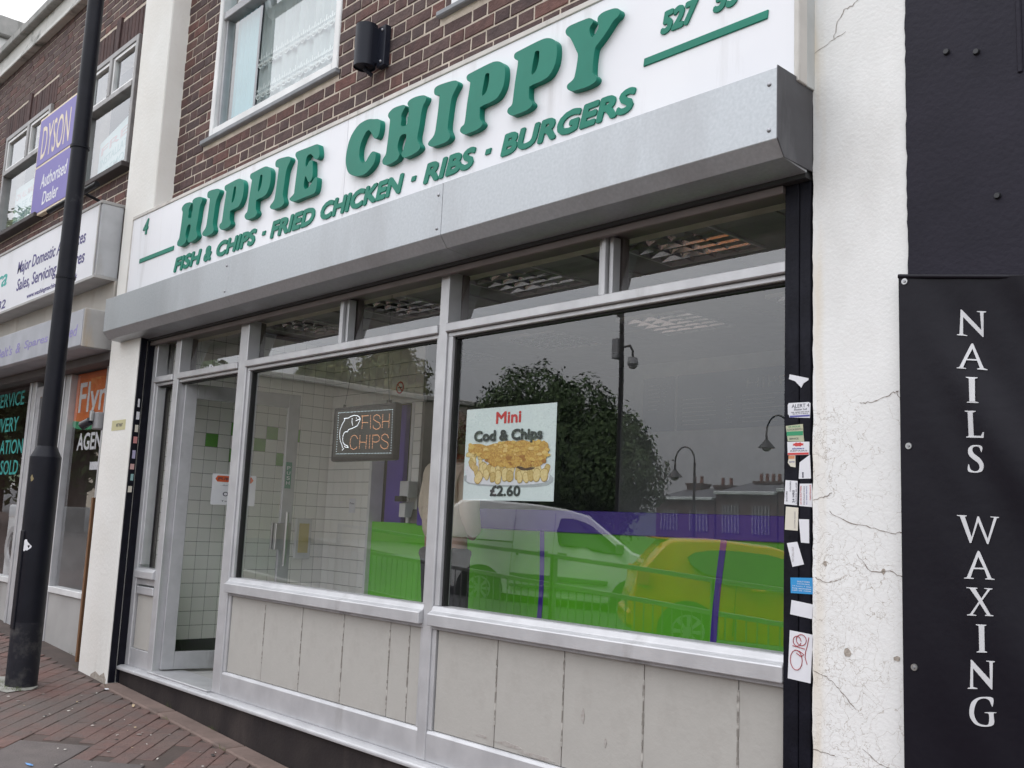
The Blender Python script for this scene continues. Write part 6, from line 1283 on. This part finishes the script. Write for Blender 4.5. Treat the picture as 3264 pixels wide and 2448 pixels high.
tree(-21.5,-4.5,7.4,[(0,0,3.4,2.2),(-1.4,.4,4.4,2.0),(1.0,-.6,4.6,1.9),(.1,0,6.0,1.6),(0,0,2.0,1.5),(-.6,-1.6,3.8,1.6)],12000,.12,L1,'added street tree further left darkening the appliance shop window reflections',12)  # added so the left shop's panes mirror dark leaves instead of sky
tree(-29.5,-5.2,8.4,[(0,0,3.6,2.6),(-1.5,0,5.2,2.3),(1.5,-1.2,4.9,2.2),(.1,-.4,1.9,2.0),(0,0,6.8,1.8)],12000,.14,L1,'second added street tree further along darkening the same window reflections',14)  # another added tree to keep those pane reflections dark
tree(-16.4,my(11.0),2.9,[(0,0,1.9,.65),(.3,0,1.4,.6),(-.3,0,1.3,.6)],2200,.09,L3,'small dark red leaved tree near the road',8)
# street lamps and camera pole
pole_m = M('street_pole_black', (.02,.02,.022), .5)
def swan(x, y, h, label):
    g = gz(x,y)-(.05 if y > -6 else .33); t = thing('street_lamp', (x,y,g), label, 'street lamp', 'swan neck lamps across the road')
    MB().cyl((x,y,g),(x,y,g+h*.3),.09,.07,14).cyl((x,y,g+h*.3),(x,y,g+h),.055,.04,12).build('post', pole_m, t, smooth=True)
    r_ = .42; pts = [(x-r_+r_*math.cos(a),y,g+h+r_*1.3*math.sin(a)) for a in [R(q) for q in range(0,181,15)]]; MB().tube(pts,.028,8).build('swan_neck', pole_m, t, smooth=True)
    xh, zh = pts[-1][0], pts[-1][2]; m = MB().cyl((xh,y,zh),(xh,y,zh-.25),.03,.05,12).cyl((xh,y,zh-.25),(xh,y,zh-.5),.07,.28,18).build('lamp_shade', pole_m, t, smooth=True)
    MB().sphere((xh,y,zh-.52),.14,12,6,(1,1,.7)).build('lamp_globe', M('lamp_globe',(.45,.45,.43),.3), t, smooth=True)
swan(-20.62,my(25),3.5,'swan neck street lamp beside the big tree'); swan(-16.95,my(25),4.6,'swan neck street lamp half hidden by the shutter guide')
cpx, cpy = -14.62, my(14); g = gz(cpx,cpy)-.05
cp = thing('camera_pole', (cpx,cpy,g), 'tall dark pole with a dome security camera across the road', 'pole')
MB().cyl((cpx,cpy,g),(cpx,cpy,g+9),.062,.048,14).build('pole', pole_m, cp, smooth=True)
MB().box(cpx-.2,cpx-.02,cpy-.12,cpy+.12,4.95,5.4).build('control_box', M('box_grey',(.3,.3,.31),.5), cp, bevel=.01)
MB().tube([(cpx+.03,cpy,5.2),(cpx+.25,cpy,5.22),(cpx+.33,cpy,5.1),(cpx+.33,cpy,4.95)],.025,8).build('camera_arm', pole_m, cp, smooth=True); MB().cyl((cpx+.33,cpy,4.95),(cpx+.33,cpy,4.8),.1,.13,16).sphere((cpx+.33,cpy,4.8),.11,14,8).build('dome_camera', M('dome_grey',(.35,.35,.36),.3), cp, smooth=True)
MB().box(cpx-.12,cpx-.06,cpy-.05,cpy+.05,5.9,6.0).build('clamp', pole_m, cp)
# beige house along the side road
bh = thing('beige_house', (-33,my(16.5),.5), 'beige rendered house with flat parapet across the road', 'house')
beige = M('beige_render', (.42,.37,.3), .85, col2=(.37,.33,.27), vs=.7, dirt=(.3,.26,.2), ds=.8)
ya, yb = my(22), my(11.5)
box('wall', beige, bh, -40,-26.7,ya,yb,0,5.2,.02); box('parapet', M('parapet_cap',(.5,.48,.44),.8), bh, -40.1,-26.6,ya-.1,yb+.1,5.2,5.38,.02)
for k in range(4):
    x0 = -38.5+k*3; w_ = MB().box(x0,x0+1.2,yb-.04,yb+.02,2.9,4.3).build('window', vglass, bh); MB().box(x0-.08,x0,yb,yb+.05,2.85,4.35).box(x0+1.2,x0+1.28,yb,yb+.05,2.85,4.35).box(x0,x0+1.2,yb,yb+.08,2.8,2.9).build('frame', trim_m, w_)
# far terrace with chimneys
def terrace(k, x0, w, y, ez, chs, label):
    t = thing('terrace_house', (x0+w/2,y,0), label, 'house', 'terrace houses beyond the park')
    bm_w = M('terrace_brick',(.1,.065,.055),.9,vs=2); white_f = M('fascia_white',(.62,.66,.66),.6,vs=1)
    box('wall', bm_w, t, x0,x0+w,y-6,y,-.5,ez,0); MB().prism_x([(y-6.2,ez),(y+.2,ez),(y-3,ez+.65)],x0,x0+w).build('roof', M('slate_roof',(.1,.1,.11),.8,vs=2), t)
    box('fascia', white_f, t, x0,x0+w,y,y+.25,ez-.1,ez+.06,.02)
    for q in range(2):
        a = x0+.4+q*w/2; wd = MB().box(a,a+w/2-.8,y-.02,y+.03,1.2,ez-.6).build('window', M('far_window',(.1,.1,.11),.2), t); f_ = MB()
        for r_ in range(6): f_.box(a+r_*(w/2-.8)/5-.03,a+r_*(w/2-.8)/5+.03,y+.03,y+.07,1.2,ez-.6)
        f_.build('frame', M('far_frame',(.32,.32,.32),.6), wd)
    for cx_,cw,top_,pots in chs:
        c = MB().box(cx_-cw/2,cx_+cw/2,y-3.2,y-2.4,ez,top_).box(cx_-cw/2-.06,cx_+cw/2+.06,y-3.26,y-2.34,top_-.12,top_).build('chimney', bm_w, t)
        for p in range(pots): a = cx_-cw/2+cw*(p+.5)/pots; MB().cyl((a,y-2.8,top_),(a,y-2.8,top_+.38),.1,.08,10).build('chimney_pot', M('terracotta',(.22,.09,.06),.8), c, smooth=True)
Y40 = my(38)
terrace(0,-32.6,3.6,Y40,2.85,[(-32.0,.9,3.75,2),(-30.2,1.0,3.65,2)],'leftmost low terrace house beyond the park with two chimneys')
terrace(1,-28.9,3.4,Y40,3.15,[(-27.6,1.4,3.85,4)],'middle low terrace house beyond the park with a four pot chimney')
terrace(2,-25.4,4.2,Y40,3.3,[(-25.0,1.5,4.25,5),(-22.6,1.0,4.4,2)],'right low terrace house beyond the park with a tall chimney')
